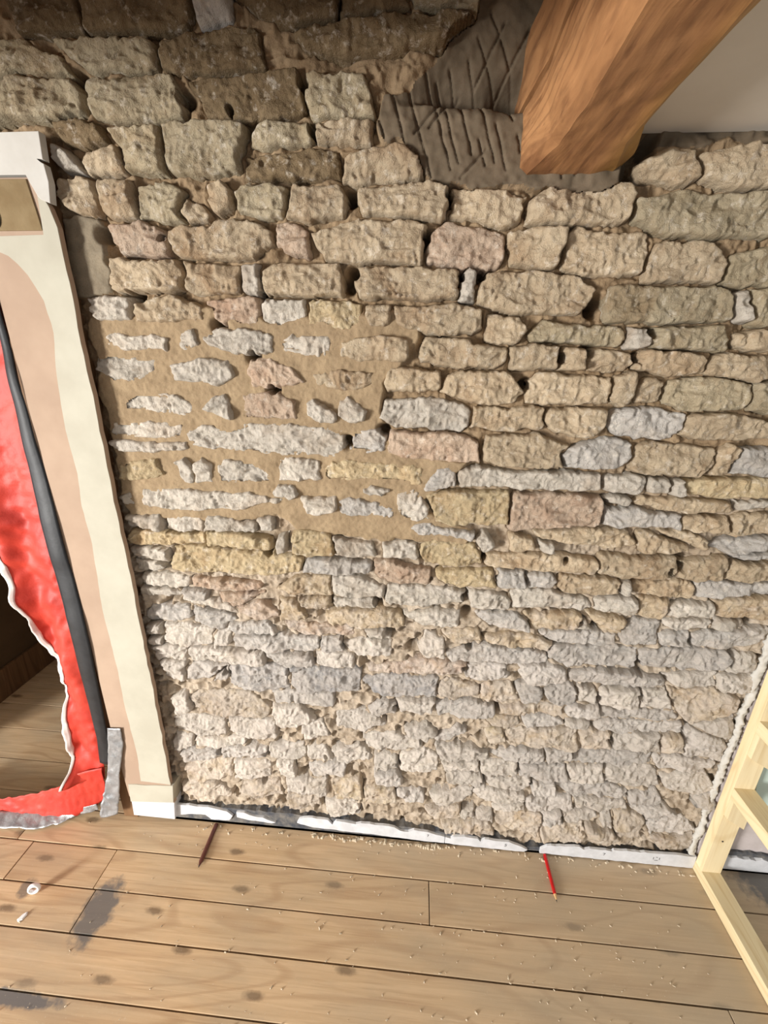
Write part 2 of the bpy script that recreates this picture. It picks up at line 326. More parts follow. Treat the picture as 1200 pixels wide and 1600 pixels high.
# ------------------------------------------------------------------ stone wall
STONES = "o-863,2307 -867,2327 -719,2322 -716,2257 -792,2264 -852,2268;o-713,2322 -484,2314 -499,2267 -532,2255 -656,2262 -703,2257 -710,2274;g-471,2314 -403,2311 -403,2268 -464,2265;d-782,2251 -694,2253 -574,2245 -568,2200 -606,2192 -698,2191 -743,2221;o-558,2246 -357,2257 -340,2194 -416,2190 -510,2190 -558,2203;o-246,2254 -137,2263 -30,2269 75,2263 81,2238 9,2224 -28,2219 -171,2210 -251,2225 -272,2242;o-394,2311 -182,2304 -191,2265 -263,2257 -330,2272;o-178,2304 -56,2300 -43,2276 -128,2266 -182,2268;d-47,2300 88,2295 83,2269 6,2268 -39,2278;d-918,2250 -861,2253 -780,2222 -763,2194 -835,2193 -876,2201 -939,2181;d-940,2177 -877,2195 -836,2189 -765,2188 -739,2159 -743,2130 -798,2113 -845,2119 -960,2112;d-721,2173 -699,2189 -542,2187 -525,2151 -523,2115 -596,2113 -658,2110 -718,2122 -729,2148;o-503,2175 -462,2180 -363,2182 -275,2186 -260,2124 -270,2109 -370,2105 -470,2118 -479,2153;d-251,2179 -137,2180 -123,2129 -119,2111 -212,2108 -243,2110 -253,2142;o-813,2110 -767,2118 -709,2097 -695,2070 -751,2064 -796,2079;b-746,2062 -682,2063 -669,2020 -747,2013 -761,2037;b-818,2068 -788,2053 -769,2025 -804,2026 -822,2045;d-690,2096 -584,2102 -578,2080 -578,2019 -656,2024 -663,2062;d-570,2103 -476,2105 -389,2100 -386,2077 -408,2047 -401,2017 -487,2014 -544,2019 -572,2027;d-356,2103 -302,2108 -248,2103 -247,2074 -263,2064 -351,2058 -383,2062;b-237,2096 -181,2102 -119,2103 -123,2065 -181,2068 -231,2071;o-394,2040 -272,2057 -191,2052 -187,2011 -252,2006 -322,2005 -369,2001 -397,2009;b-150,2047 -110,2054 -47,2055 -11,2027 -10,2001 -73,1996 -146,1995 -178,2003 -177,2041;b-820,2002 -778,2010 -740,1997 -737,1941 -754,1932 -807,1949 -828,1970;b-732,2003 -659,2004 -651,1940 -674,1928 -728,1936 -734,1969;d-642,1992 -581,2000 -540,1980 -555,1944 -543,1927 -613,1927 -644,1936;b-535,1968 -490,1951 -484,1923 -534,1923 -549,1939;b-480,1991 -451,1996 -431,1983 -434,1955 -462,1939 -485,1955;d-419,1978 -379,1998 -299,1991 -306,1958 -317,1934 -375,1936 -413,1947;b-299,1989 -192,1988 -178,1969 -183,1937 -250,1926 -307,1934;b-141,1984 -91,1991 0,1994 41,1982 50,1951 35,1924 -25,1932 -90,1929 -136,1937 -143,1961;b57,1980 117,1977 179,1973 211,1965 211,1927 186,1915 132,1914 113,1924 55,1934;b215,1954 257,1980 320,1992 414,1988 430,1971 434,1933 415,1918 363,1915 275,1919 217,1919;d438,1956 522,1974 587,1966 697,1969 718,1898 626,1894 506,1895 468,1910 442,1926;b433,2022 490,2042 536,2038 556,2006 531,1988 450,2000;b543,2034 607,2044 674,2046 692,1983 629,1976 565,1995;p-727,1916 -659,1924 -614,1919 -596,1907 -596,1860 -620,1851 -697,1860 -718,1886;b-584,1907 -555,1915 -484,1923 -400,1926 -348,1906 -345,1881 -391,1856 -452,1847 -533,1851 -572,1864;p-332,1922 -289,1922 -261,1897 -265,1860 -292,1860 -330,1881;b-254,1897 -232,1905 -146,1925 -43,1928 4,1916 1,1880 -7,1839 -88,1843 -146,1845 -224,1855;p13,1904 40,1920 132,1916 174,1896 183,1864 163,1831 93,1835 7,1843 3,1872;b187,1904 231,1911 299,1903 303,1876 296,1837 273,1835 194,1839 181,1876;b310,1891 324,1911 411,1895 471,1901 482,1867 477,1827 433,1823 352,1823 302,1837;b484,1835 500,1883 565,1883 615,1871 644,1851 645,1807 588,1805 486,1806;d650,1819 662,1855 726,1871 747,1799 686,1801 651,1807;b-731,1847 -662,1851 -585,1847 -563,1821 -573,1789 -637,1784 -727,1784 -743,1798;b-555,1843 -452,1847 -426,1834 -431,1781 -517,1776 -560,1789;b-418,1834 -380,1838 -388,1777 -423,1786;b-374,1825 -343,1841 -278,1838 -195,1839 -185,1808 -188,1778 -286,1773 -357,1777;b-151,1826 -107,1843 -16,1835 74,1830 80,1779 11,1770 -67,1774 -141,1774 -149,1800;b89,1792 102,1835 116,1831 119,1766 91,1768;b127,1792 154,1826 242,1827 335,1816 381,1789 375,1768 351,1744 275,1750 206,1741 129,1762;d417,1738 411,1773 421,1794 510,1800 651,1799 681,1770 688,1736 625,1727 535,1724 424,1729;d684,1782 710,1791 727,1732 698,1732;d716,1795 752,1795 775,1720 732,1728;w-807,1765 -757,1770 -709,1766 -709,1724 -789,1721 -807,1737;b-690,1752 -634,1771 -597,1771 -531,1748 -529,1725 -631,1720 -696,1719;p-516,1762 -461,1772 -389,1768 -386,1736 -398,1712 -483,1714 -501,1735;w-377,1754 -353,1768 -277,1768 -273,1728 -341,1708 -376,1727;y-267,1764 -236,1769 -141,1756 -136,1710 -172,1705 -263,1718;b-131,1751 -72,1756 -71,1716 -129,1710;b-65,1756 -8,1748 60,1759 133,1749 141,1713 113,1695 44,1694 -61,1720;b153,1736 177,1740 221,1732 243,1705 222,1682 183,1677 158,1686;d252,1696 284,1724 351,1715 458,1716 468,1690 452,1678 357,1682 260,1687;w474,1672 477,1717 517,1713 513,1677 491,1670;d532,1677 528,1713 582,1718 672,1719 695,1693 692,1670 640,1670 547,1668;b703,1688 704,1702 773,1711 786,1667 741,1667;w-781,1679 -757,1689 -725,1680 -664,1686 -627,1676 -631,1652 -669,1656 -736,1655 -779,1662;y-585,1687 -553,1701 -547,1668 -571,1653 -586,1657;w-529,1682 -489,1702 -394,1698 -359,1684 -361,1653 -426,1646 -484,1656 -515,1666;w-814,1629 -784,1640 -663,1626 -662,1601 -710,1580 -780,1573 -820,1604;w-621,1612 -563,1628 -476,1629 -463,1595 -493,1574 -614,1582;p-424,1605 -411,1630 -373,1636 -316,1612 -285,1583 -350,1571 -416,1570;w-339,1670 -306,1690 -218,1686 -219,1653 -251,1643 -329,1656;b-188,1672 -96,1688 -30,1684 -34,1641 -136,1635 -188,1648;b1,1656 15,1684 104,1690 125,1672 202,1668 205,1640 179,1623 99,1624 7,1637;b214,1664 262,1674 318,1670 325,1623 283,1622 219,1621;b331,1642 339,1670 378,1666 387,1624 357,1617 334,1623;b391,1634 402,1666 484,1658 492,1640 477,1621 440,1616 400,1620;b507,1626 511,1663 594,1669 643,1656 660,1643 652,1620 579,1609;b667,1643 688,1659 787,1663 802,1613 763,1603 700,1616 666,1620;b-258,1598 -189,1609 -115,1606 -113,1581 -179,1565 -248,1578;b-81,1582 -74,1611 -33,1617 49,1609 54,1574 10,1569 -73,1567;b57,1569 70,1604 120,1615 215,1612 250,1569 227,1548 147,1539 83,1555;b268,1544 267,1593 289,1618 367,1614 451,1606 457,1587 456,1553 378,1547 304,1540;b460,1558 464,1611 499,1617 506,1598 508,1550 487,1544;b515,1550 515,1589 531,1613 577,1599 577,1556;d582,1556 590,1604 654,1610 750,1603 768,1594 769,1541 697,1534 625,1538;d778,1541 783,1599 805,1604 826,1533;w-767,1520 -728,1543 -642,1544 -609,1540 -578,1519 -581,1495 -649,1502 -759,1504;w-545,1509 -525,1536 -490,1548 -482,1522 -479,1490 -512,1500;p-440,1544 -423,1554 -352,1551 -309,1531 -311,1494 -384,1481 -440,1491;w-276,1532 -260,1542 -249,1527 -207,1507 -212,1488 -245,1490 -272,1505;w-198,1507 -190,1539 -174,1549 -131,1514 -136,1493 -174,1487;w-93,1499 -78,1539 -30,1542 53,1549 105,1540 133,1521 130,1495 110,1473 26,1468 -50,1479;b138,1485 142,1531 230,1523 279,1539 308,1530 311,1487 235,1479 205,1473;b314,1505 325,1530 370,1531 456,1529 460,1503 436,1469 391,1468 338,1480;g463,1498 466,1524 537,1540 576,1536 638,1523 640,1493 621,1467 543,1462 491,1471;b641,1478 648,1518 699,1530 760,1531 833,1508 842,1479 776,1472 700,1467;w-802,1465 -688,1473 -620,1464 -612,1436 -690,1428 -766,1432 -816,1436;w-820,1419 -774,1423 -697,1424 -609,1420 -605,1405 -713,1396 -797,1397;w-605,1448 -562,1466 -482,1460 -412,1480 -329,1477 -279,1471 -191,1465 -186,1421 -198,1401 -276,1399 -419,1400 -511,1408 -592,1414;g-172,1416 -158,1460 -104,1467 -79,1452 -78,1414;p-73,1419 -60,1463 4,1470 79,1467 155,1443 161,1399 84,1394 -26,1404;b175,1400 180,1459 299,1465 379,1444 359,1422 369,1390 299,1382 219,1388;g367,1420 395,1439 467,1468 524,1459 531,1422 506,1395 445,1387 387,1391;b540,1391 553,1460 635,1452 725,1444 733,1413 698,1375 652,1378 560,1380;b739,1381 736,1440 757,1456 787,1441 791,1410 766,1382;g793,1447 851,1448 869,1386 785,1388;y-806,1349 -760,1369 -699,1371 -687,1336 -739,1316 -820,1313;y-646,1367 -620,1379 -598,1351 -602,1315 -623,1317;w-592,1363 -573,1381 -546,1358 -551,1317 -593,1315;w-534,1359 -503,1377 -433,1374 -389,1346 -390,1323 -468,1314 -527,1318;w-357,1382 -328,1389 -254,1386 -250,1340 -320,1331 -358,1330;y-244,1351 -215,1384 -92,1385 25,1372 21,1332 -80,1340 -227,1335;g24,1327 53,1368 95,1383 110,1324 33,1315;w115,1370 171,1378 247,1372 374,1374 469,1372 478,1333 387,1324 252,1330 171,1324 121,1325;w477,1366 561,1375 581,1365 576,1337 561,1325 483,1333;b586,1365 629,1366 643,1328 599,1327;b648,1328 651,1362 665,1365 676,1330;y673,1363 754,1371 874,1370 887,1327 777,1323 694,1330;w-750,1285 -707,1289 -621,1290 -519,1282 -452,1287 -399,1280 -346,1286 -341,1271 -431,1261 -462,1244 -554,1243 -622,1234 -690,1237 -757,1250;w-823,1263 -796,1274 -789,1246 -813,1251;w-362,1312 -332,1313 -316,1290 -341,1271 -387,1281;w-305,1284 -270,1280 -211,1288 -207,1252 -253,1238 -289,1236;g-201,1276 -171,1284 -84,1269 -55,1258 -55,1240 -148,1236 -200,1246;y-133,1309 -113,1321 -68,1312 -79,1299 -119,1298;w-43,1241 -39,1301 0,1314 23,1292 47,1269 49,1233 3,1231;y34,1298 89,1318 242,1324 252,1283 254,1233 151,1225 113,1214 58,1224;p256,1266 265,1313 360,1323 485,1311 488,1276 487,1238 396,1230 265,1212;b490,1311 525,1318 554,1308 545,1296 502,1300;b570,1303 582,1320 701,1319 807,1307 813,1285 768,1280 622,1282;g498,1235 501,1277 579,1286 686,1276 689,1238 615,1241;b694,1262 737,1278 801,1273 816,1233 734,1229 697,1239;b810,1267 838,1286 896,1294 915,1231 829,1224;b810,1313 888,1322 896,1297 816,1292;w-812,1207 -719,1214 -704,1186 -713,1169 -815,1174;w-698,1208 -588,1210 -600,1171 -670,1164 -697,1173;w-585,1213 -551,1215 -436,1198 -441,1175 -587,1172;w-429,1211 -392,1219 -394,1187 -425,1179;y-817,1161 -702,1160 -595,1158 -595,1132 -727,1122 -824,1124;y-585,1165 -500,1173 -390,1155 -393,1119 -511,1123 -587,1122;w-821,1103 -762,1110 -704,1106 -706,1072 -736,1069 -801,1072;w-815,1065 -743,1067 -719,1050 -747,1038 -813,1038;y-693,1113 -632,1120 -537,1115 -424,1111 -313,1103 -301,1094 -328,1052 -436,1039 -545,1039 -707,1044;w-384,1155 -346,1173 -344,1112 -388,1103;y-347,1164 -315,1185 -231,1176 -221,1118 -301,1107 -350,1111;w-217,1170 -184,1159 -112,1156 -100,1118 -154,1108 -202,1119;w-80,1158 -24,1161 12,1156 13,1117 -76,1119;y24,1150 57,1180 173,1167 193,1140 193,1108 174,1097 44,1106;g-2,1206 32,1226 165,1201 167,1176 97,1189 22,1191;w173,1177 193,1203 219,1167 192,1146;b211,1134 273,1141 408,1145 500,1131 506,1112 495,1095 421,1101 278,1099 210,1109;g-307,1093 -258,1099 -112,1091 -111,1064 -185,1056 -309,1053;p-100,1098 -52,1101 9,1084 51,1080 47,1036 -50,1034 -105,1058;y75,1078 162,1096 245,1078 237,1044 143,1035 82,1058;g250,1091 313,1092 321,1049 261,1039 229,1064;b515,1093 508,1150 587,1142 697,1160 711,1124 696,1091 597,1092;b723,1105 717,1143 820,1161 833,1130 820,1098 745,1094;b834,1105 854,1150 938,1155 956,1094 870,1095;b332,1209 429,1226 564,1226 594,1186 514,1175 462,1191 352,1189;w347,1184 375,1184 379,1156 356,1161;b592,1222 635,1221 732,1193 721,1174 614,1168;b640,1224 718,1228 766,1206 760,1188 671,1205;b267,1200 319,1184 333,1160 272,1150;g779,1195 837,1216 917,1226 928,1188 837,1174;g845,1167 930,1182 936,1161 875,1151;w-797,1018 -723,1026 -659,1012 -663,983 -749,985 -798,993;p-642,1016 -548,1011 -439,1003 -447,982 -551,982 -642,995;w-804,978 -730,977 -693,959 -768,955 -811,959;g-684,978 -608,979 -611,953 -674,953;g-814,884 -789,909 -679,916 -666,887 -714,865 -804,862;g-660,910 -559,913 -522,885 -580,847 -659,864;w-689,941 -543,939 -521,897 -625,918;p-566,967 -435,979 -490,936 -563,938;p-515,923 -450,953 -394,912 -455,886;b-381,961 -320,957 -316,903 -382,891;w-222,1044 -148,1048 -74,1018 -80,990 -186,984 -226,1002;b-329,1038 -235,1043 -233,988 -313,976 -389,992;w-65,1019 -13,1028 108,1023 163,1012 153,984 50,970 -61,970;b-326,966 -237,975 -234,945 -327,939;w-221,971 -105,976 -104,953 -218,946;b-245,915 -180,941 -73,941 -22,923 -15,894 -104,888 -226,887;w-10,931 88,952 143,948 140,912 35,905;g198,952 293,965 344,941 347,912 237,919;w168,1020 240,1017 302,994 280,971 184,972;g327,1076 383,1086 400,1067 394,1048 336,1047;b410,1041 417,1084 536,1087 570,1071 573,1038 506,1030 420,1032;b578,1071 597,1075 601,1040 586,1039;b606,1060 621,1081 747,1086 776,1057 764,1038 629,1041;g776,1089 956,1092 966,1059 849,1050 790,1045;w286,1027 401,1039 491,1019 507,993 486,979 351,976 291,979;w521,1020 563,1031 628,1021 636,981 579,977 528,988;b631,1031 704,1031 710,1006 695,971 644,982;w715,1007 832,1021 838,988 812,979 722,983;b834,1034 893,1050 967,1054 986,991 900,982 849,989;b323,960 469,976 496,951 478,921 359,913;b478,921 497,947 513,924 497,912;b507,973 586,971 614,945 595,923 547,930;g385,901 490,915 588,901 591,879 486,872 413,873;g601,923 634,960 701,958 708,924 709,881 622,874;w715,959 768,976 837,967 831,946 753,941;g715,921 785,928 797,887 726,882;g797,923 894,944 987,950 971,908 892,887 811,889;b850,974 923,979 925,953 854,948;g420,822 430,860 559,862 666,863 661,796 577,797 474,789;g674,849 781,872 898,866 920,846 911,816 796,807 689,806;w916,817 932,865 978,865 988,808 930,810;g278,765 394,788 463,778 476,735 402,724 282,726;g490,767 578,788 659,779 755,766 761,735 667,735 494,740;w759,774 892,798 900,757 812,740;w901,786 990,800 1005,749 919,741;g336,699 372,718 413,689 411,657 368,645;g426,691 490,728 519,699 519,662 457,653;w520,715 567,711 580,656 532,660;w589,713 687,729 706,667 649,638 598,657;w709,667 711,730 766,728 807,656 721,652;b778,728 907,739 975,708 976,660 873,610 815,661;g492,631 521,649 594,647 592,603 496,607;g601,645 808,651 827,622 717,611 603,613;g370,578 413,597 493,581 489,564 386,554;w504,591 568,595 581,573 515,562;g586,582 631,599 845,597 851,574 702,559 600,558;w879,610 980,644 984,562 901,571;w-195,821 -136,841 -55,831 -54,793 -169,792;p-123,875 -66,883 -59,850 -116,842;w39,816 55,873 103,858 109,790 59,794;g122,807 232,844 369,839 408,821 411,800 313,791 136,785;b223,874 363,884 423,867 412,838 282,843;b105,880 203,893 215,866 150,854;p-116,731 60,775 176,771 181,741 -3,722 -109,722;g186,734 194,774 283,779 359,772 358,725 320,721 205,720;s-129,683 -69,711 96,710 93,645 0,632 -102,644;s-561,697 -504,714 -379,716 -378,641 -427,624 -526,624 -559,647;s-369,717 -270,725 -150,718 -151,644 -238,641 -329,633 -368,655;g-719,684 -658,714 -574,712 -621,669 -637,653 -702,652;g-619,663 -575,696 -575,667 -624,642;b100,687 128,713 221,689 227,657 159,642 106,654;b232,674 245,713 321,713 348,651 305,632 245,642;g95,612 199,638 273,619 275,596 204,583 110,581;b293,621 369,635 491,639 488,614 335,593;w-23,613 0,620 87,628 83,585 -12,585;g-115,575 -67,614 -34,600 -34,565 -108,552;w-219,548 -122,562 -66,519 -136,485 -221,495;w-757,850 -681,854 -607,844 -614,790 -712,783 -767,787;w-815,838 -771,849 -770,810 -812,813;w-814,799 -773,802 -777,778 -818,775;w-604,820 -546,840 -548,795 -602,775;g-540,823 -460,831 -273,831 -275,792 -409,782 -544,787;g-265,831 -207,835 -202,790 -261,793;g-556,868 -430,871 -406,836 -540,836;w-813,767 -755,771 -700,768 -706,727 -806,719;w-694,760 -560,777 -451,769 -455,724 -566,721 -684,728;g-438,764 -302,772 -290,729 -386,719;w-786,712 -708,708 -725,642 -782,645;p-370,881 -298,873 -168,889 -168,853 -326,842;w-282,780 -169,783 -169,738 -273,728;w-773,559 -733,580 -723,519 -759,502;b-714,564 -673,594 -513,608 -446,553 -456,517 -509,494 -611,502 -687,513;g-428,616 -239,624 -233,590 -416,574;w-782,477 -716,492 -613,484 -612,424 -690,402 -779,421;w-590,486 -523,500 -429,493 -433,428 -530,418 -588,440;w-789,401 -728,403 -734,359 -793,324 -801,371;w-721,394 -546,405 -549,378 -720,351;w-432,555 -345,571 -298,514 -349,493 -422,484;w-339,488 -277,507 -250,446 -331,429;g-777,325 -642,357 -648,309 -767,287;g-627,356 -474,372 -477,338 -585,316 -631,321;w-451,384 -339,405 -334,353 -454,340;w-325,392 -266,398 -245,353 -319,345;w-433,313 -380,327 -377,250 -421,265;g-321,306 -202,327 -202,279 -308,257;w-237,382 -150,415 -107,368 -209,337;b-778,265 -602,299 -610,223 -756,196;w-596,290 -464,308 -469,239 -595,214;y-240,243 -150,263 -135,176 -227,165;w-408,231 -270,250 -264,191 -396,176;b-791,171 -677,193 -618,149 -769,99;b-590,189 -440,220 -429,151 -557,125;b-406,143 -303,174 -290,115 -401,90;w-266,137 -166,160 -151,100 -252,76;w-128,458 -30,477 55,459 56,422 -28,409 -121,422;w-7,395 70,419 114,399 110,344 46,317 -5,331;w-92,377 -28,390 -14,339 -84,322;w4,508 65,530 101,499 68,469 12,482;g106,473 174,531 195,518 144,477;y264,524 308,540 323,486 281,473;b324,522 374,542 543,550 554,483 423,470 341,479;b555,536 600,558 640,553 648,489 568,480;w655,537 703,555 788,558 801,500 670,491;b795,550 855,556 860,507 811,497;b265,568 355,592 359,558 281,544;w111,445 222,447 278,427 268,393 129,384;g280,426 358,452 452,453 457,414 363,409;g457,463 531,461 543,428 470,420;w258,386 370,405 380,345 288,327 261,351;g391,346 392,392 527,399 541,354 468,336;w147,324 231,336 268,313 264,284 164,282;w282,320 420,329 431,303 392,279 293,277;w245,252 278,280 408,261 419,228 299,208;g437,312 498,319 511,274 450,261;w136,373 251,386 257,343 146,338;g-91,302 -26,317 -3,272 -32,251 -84,263;y-128,226 -31,242 -22,179 -128,156;g-16,229 65,228 74,191 15,184;w102,215 236,269 239,231 126,179;g424,242 492,260 569,259 576,212 437,195;w314,208 413,217 416,194 323,183;b322,178 403,178 484,168 482,128 476,64 414,88 338,110;b260,160 313,177 318,128 270,132;b211,154 252,170 255,131 219,126;b154,86 308,114 329,55 270,47 172,45;b90,160 200,174 202,145 129,125;g548,447 615,470 776,483 790,446 624,419 545,419;w535,398 646,410 657,350 557,339;w654,404 729,426 801,425 831,350 774,334 664,349;w835,388 950,426 999,360 948,326 867,335;g793,463 875,471 972,466 949,429 815,422;g863,575 907,596 980,553 988,476 885,483;g519,313 637,346 738,310 745,277 581,274;w583,261 664,271 743,270 746,238 596,225;g753,303 830,321 855,269 763,255;w957,318 1003,342 1014,277 966,280;g765,246 856,265 919,225 830,194;g489,181 535,205 551,148 496,130;w552,189 645,219 657,192 570,161;r683,205 704,218 717,149 691,156;b716,210 750,214 815,202 818,152 799,108 749,111;g832,184 932,225 988,164 944,117 858,126;b490,119 622,147 642,70 571,61 506,57;b638,138 718,126 754,83 671,71;b861,114 986,141 999,88 898,74"
HOLES = "-488,1710;-376,1774;-693,1772;-602,1893;-743,1901;-408,1643;-363,1563;-177,1436;-83,1467;393,1766;388,1750;331,1651;392,1662;506,1645;523,1701;260,1584;497,1296;676,811;681,793;930,831;491,938;539,926;799,902;940,964;586,679;708,697;-725,1053;-413,1111;-582,686;-57,869;169,944;159,1000;-97,963;16,822;183,841;-26,582;290,611;181,748;386,363;275,296;434,299;-13,348;62,449;252,495;-472,345;-643,327;-262,359;-339,271;-426,127;-683,106;-812,123;-491,214;-152,106;836,366;654,517;961,286;833,169;824,112;638,165;560,155;859,564;-749,2189;-522,2149;-418,2125;-261,2164;-244,2090;-165,1971;-158,1823;49,1970;5,1891;85,1816;132,1820;-170,1799;419,1131;720,1129;693,1118;202,1124;715,1166"
RES = 0.0027
X0, X1, Z0, Z1 = -1.14, 1.03, 0.0, 2.36
NX = int((X1-X0)/RES)+1; NZ = int((Z1-Z0)/RES)+1
gx = X0+np.arange(NX)*RES; gz = Z0+np.arange(NZ)*RES
GX, GZ = np.meshgrid(gx, gz)

def sdist(poly, x, z):
    d = np.full(x.shape, 9.0); ins = np.zeros(x.shape, bool); m = len(poly)
    for i in range(m):
        ax, az = poly[i]; bx, bz = poly[(i+1) % m]
        ex, ez = bx-ax, bz-az
        t = np.clip(((x-ax)*ex+(z-az)*ez)/(ex*ex+ez*ez+1e-12), 0, 1)
        d = np.minimum(d, np.hypot(x-ax-t*ex, z-az-t*ez))
        if az != bz: ins ^= ((az > z) != (bz > z)) & (x < ex*(z-az)/ez+ax)
    return np.where(ins, -d, d)
def region(poly, soft=0.012):
    poly = np.array(poly)
    d = sdist(poly, GX, GZ) + vn(GX, GZ, 0.06, 3)*0.014 + vn(GX, GZ, 0.02, 4)*0.005
    return np.clip(0.5 - d/soft, 0, 1)

stones = []
for s in STONES.split(';'):
    stones.append((s[0], np.array([[float(q)/1000 for q in p.split(',')] for p in s[1:].split()]), True))
def filler_courses():
    """plain courses where the wall goes on outside the picture"""
    z = 0.95
    while z < 2.0:
        h = random.uniform(0.06, 0.10)
        xf = 1.0 - (z-0.9)*0.27 if z < 1.45 else 0.85-(z-1.45)*0.325
        x = xf + 0.03
        while x < 1.0:
            w = min(random.uniform(0.10, 0.2), 1.02-x)
            if w > 0.03:
                stones.append((random.choice('bddw'), np.array([(x, z+0.006), (x+w-0.008, z+0.004), (x+w-0.006, z+h-0.005), (x+0.004, z+h-0.006)]), False))
            x += w
        z += h
    for z in (2.10, 2.19, 2.27):
        stones.append(('d', np.array([(-1.13, z+0.004), (-0.99, z), (-0.985, z+0.07), (-1.13, z+0.075)]), False))
filler_courses()

D1 = np.full(GX.shape, 0.2); D2 = np.full(GX.shape, 0.2); ID = np.full(GX.shape, -1)
for i, (t, P, _) in enumerate(stones):
    mg = 0.035
    i0 = max(0, int((P[:, 0].min()-mg-X0)/RES)); i1 = min(NX, int((P[:, 0].max()+mg-X0)/RES)+2)
    j0 = max(0, int((P[:, 1].min()-mg-Z0)/RES)); j1 = min(NZ, int((P[:, 1].max()+mg-Z0)/RES)+2)
    if i1 <= i0 or j1 <= j0: continue
    sl = (slice(j0, j1), slice(i0, i1))
    d = sdist(P, GX[sl], GZ[sl])
    n1 = D1[sl]; n2 = D2[sl]; nid = ID[sl]
    better = d < n1
    D2[sl] = np.where(better, n1, np.minimum(n2, d))
    nid[better] = i
    D1[sl] = np.where(better, d, n1)

POINTED = [(-0.83, 1.735), (-0.66, 1.742), (-0.498, 1.752), (-0.361, 1.722), (-0.206, 1.741), (-0.028, 1.745), (0.004, 1.712), (-0.023, 1.641), (-0.084, 1.582),
           (-0.099, 1.52), (-0.081, 1.441), (-0.015, 1.41), (0.15, 1.405), (0.13, 1.36), (-0.01, 1.272), (0.16, 1.205), (0.15, 1.165), (-0.077, 1.158),
           (-0.292, 1.176), (-0.38, 1.22), (-0.812, 1.195), (-0.826, 1.401)]
SCORED = [(0.081, 2.262), (0.04, 2.235), (0.005, 2.215), (-0.042, 2.157), (-0.09, 2.138), (-0.108, 2.097), (-0.10, 2.07), (-0.03, 2.045), (0.0, 2.015), (0.045, 1.993),
          (0.20, 1.984), (0.42, 1.982), (0.42, 2.03), (0.40, 2.36), (0.098, 2.36)]
CEMENT = [(-0.84, 1.94), (-0.755, 1.93), (-0.737, 1.882), (-0.728, 1.829), (-0.745, 1.782), (-0.817, 1.767), (-0.86, 1.78)]
TOPDARK = [(0.43, 2.10), (1.03, 2.10), (1.03, 2.052), (0.667, 2.047), (0.6, 2.056), (0.547, 2.045), (0.46, 2.052)]
mP = region(POINTED); mS = region(SCORED, 0.004); mC = region(CEMENT); mT = region(TOPDARK, 0.006)

low = np.clip((1.20-GZ-vn(GX, GZ, 0.3, 5)*0.12)/0.25, 0, 1)       # loose rubble masonry of the lower wall
grow = 0.0035 + 0.0035*low; grow = grow*(1-mP) + 0.004*mP; grow = np.where(mC > 0.5, 0.0, grow)
gap = 0.008*(1-low)+0.006*low
EF = np.minimum(grow-D1, (D2-D1)/2-gap/2)
EF = EF + vn(GX, GZ, 0.028, 1)*0.0030 + vn(GX, GZ, 0.010, 2)*0.0020
EF = np.where(mS > 0.5, np.minimum(EF, -0.01), EF)

HOLE_PTS = [tuple(float(q)/1000 for q in h.split(',')) for h in HOLES.split(';')]
for k, (hx, hz) in enumerate(HOLE_PTS):          # open voids between the stones
    rr_ = 0.0125*(0.75+0.5*((k*37) % 10)/10)
    w = (np.abs(GX-hx) < 0.04) & (np.abs(GZ-hz) < 0.04)
    dd_ = np.hypot((GX[w]-hx)*1.3 + 0.3*(GZ[w]-hz), GZ[w]-hz) + 0.004*vn(GX[w], GZ[w], 0.015, 9)
    EF[w] = np.minimum(EF[w], (dd_-rr_)*2.5)

def crag(x, z, k, amp):
    wx = x + 0.012*vn(x, z, 0.05, k+1); wz = z + 0.012*vn(x, z, 0.05, k+2)
    h = 0.0050*vn(wx, wz, 0.055, k, 0.038) + 0.0034*(1-2*np.abs(vn(wx, wz, 0.034, k+3, 0.024))) + 0.0024*vn(wx, wz, 0.016, k+4, 0.012)
    h += 0.0028*(1-2*np.abs(vn(wx, wz, 0.015, k+6, 0.011))) + 0.0014*vn(x, z, 0.0065, k+5)
    return h*amp

# bed of mortar between the stones
hm = -0.026 + 0.010*vn(GX, GZ, 0.045, 6) + 0.005*(1-2*np.abs(vn(GX, GZ, 0.020, 7))) + 0.0035*vn(GX, GZ, 0.009, 8)
chunk = 0.006*(1-2*np.abs(vn(GX+0.01*vn(GX, GZ, 0.04, 9), GZ, 0.032, 10, 0.022))) + 0.005*vn(GX, GZ, 0.020, 11, 0.015) + 0.003*vn(GX, GZ, 0.010, 12)
pits = np.clip((vn(GX, GZ, 0.024, 19, 0.017)-0.32)/0.25, 0, 1)
hm = hm*(1-low) + low*(-0.016 + 1.1*chunk - 0.022*pits)
hp = -0.006 + 0.003*vn(GX, GZ, 0.07, 13) + 0.0013*vn(GX, GZ, 0.012, 14) + 0.0008*vn(GX, GZ, 0.006, 15)
hm = hm*(1-mP) + hp*mP
hc = -0.004 + 0.005*vn(GX, GZ, 0.06, 16) + 0.0015*vn(GX, GZ, 0.015, 17)
hm = hm*(1-mC) + hc*mC
hm = hm*(1-mT) + mT*(-0.022 + 0.010*vn(GX, GZ, 0.03, 18) + 0.004*vn(GX, GZ, 0.012, 19))
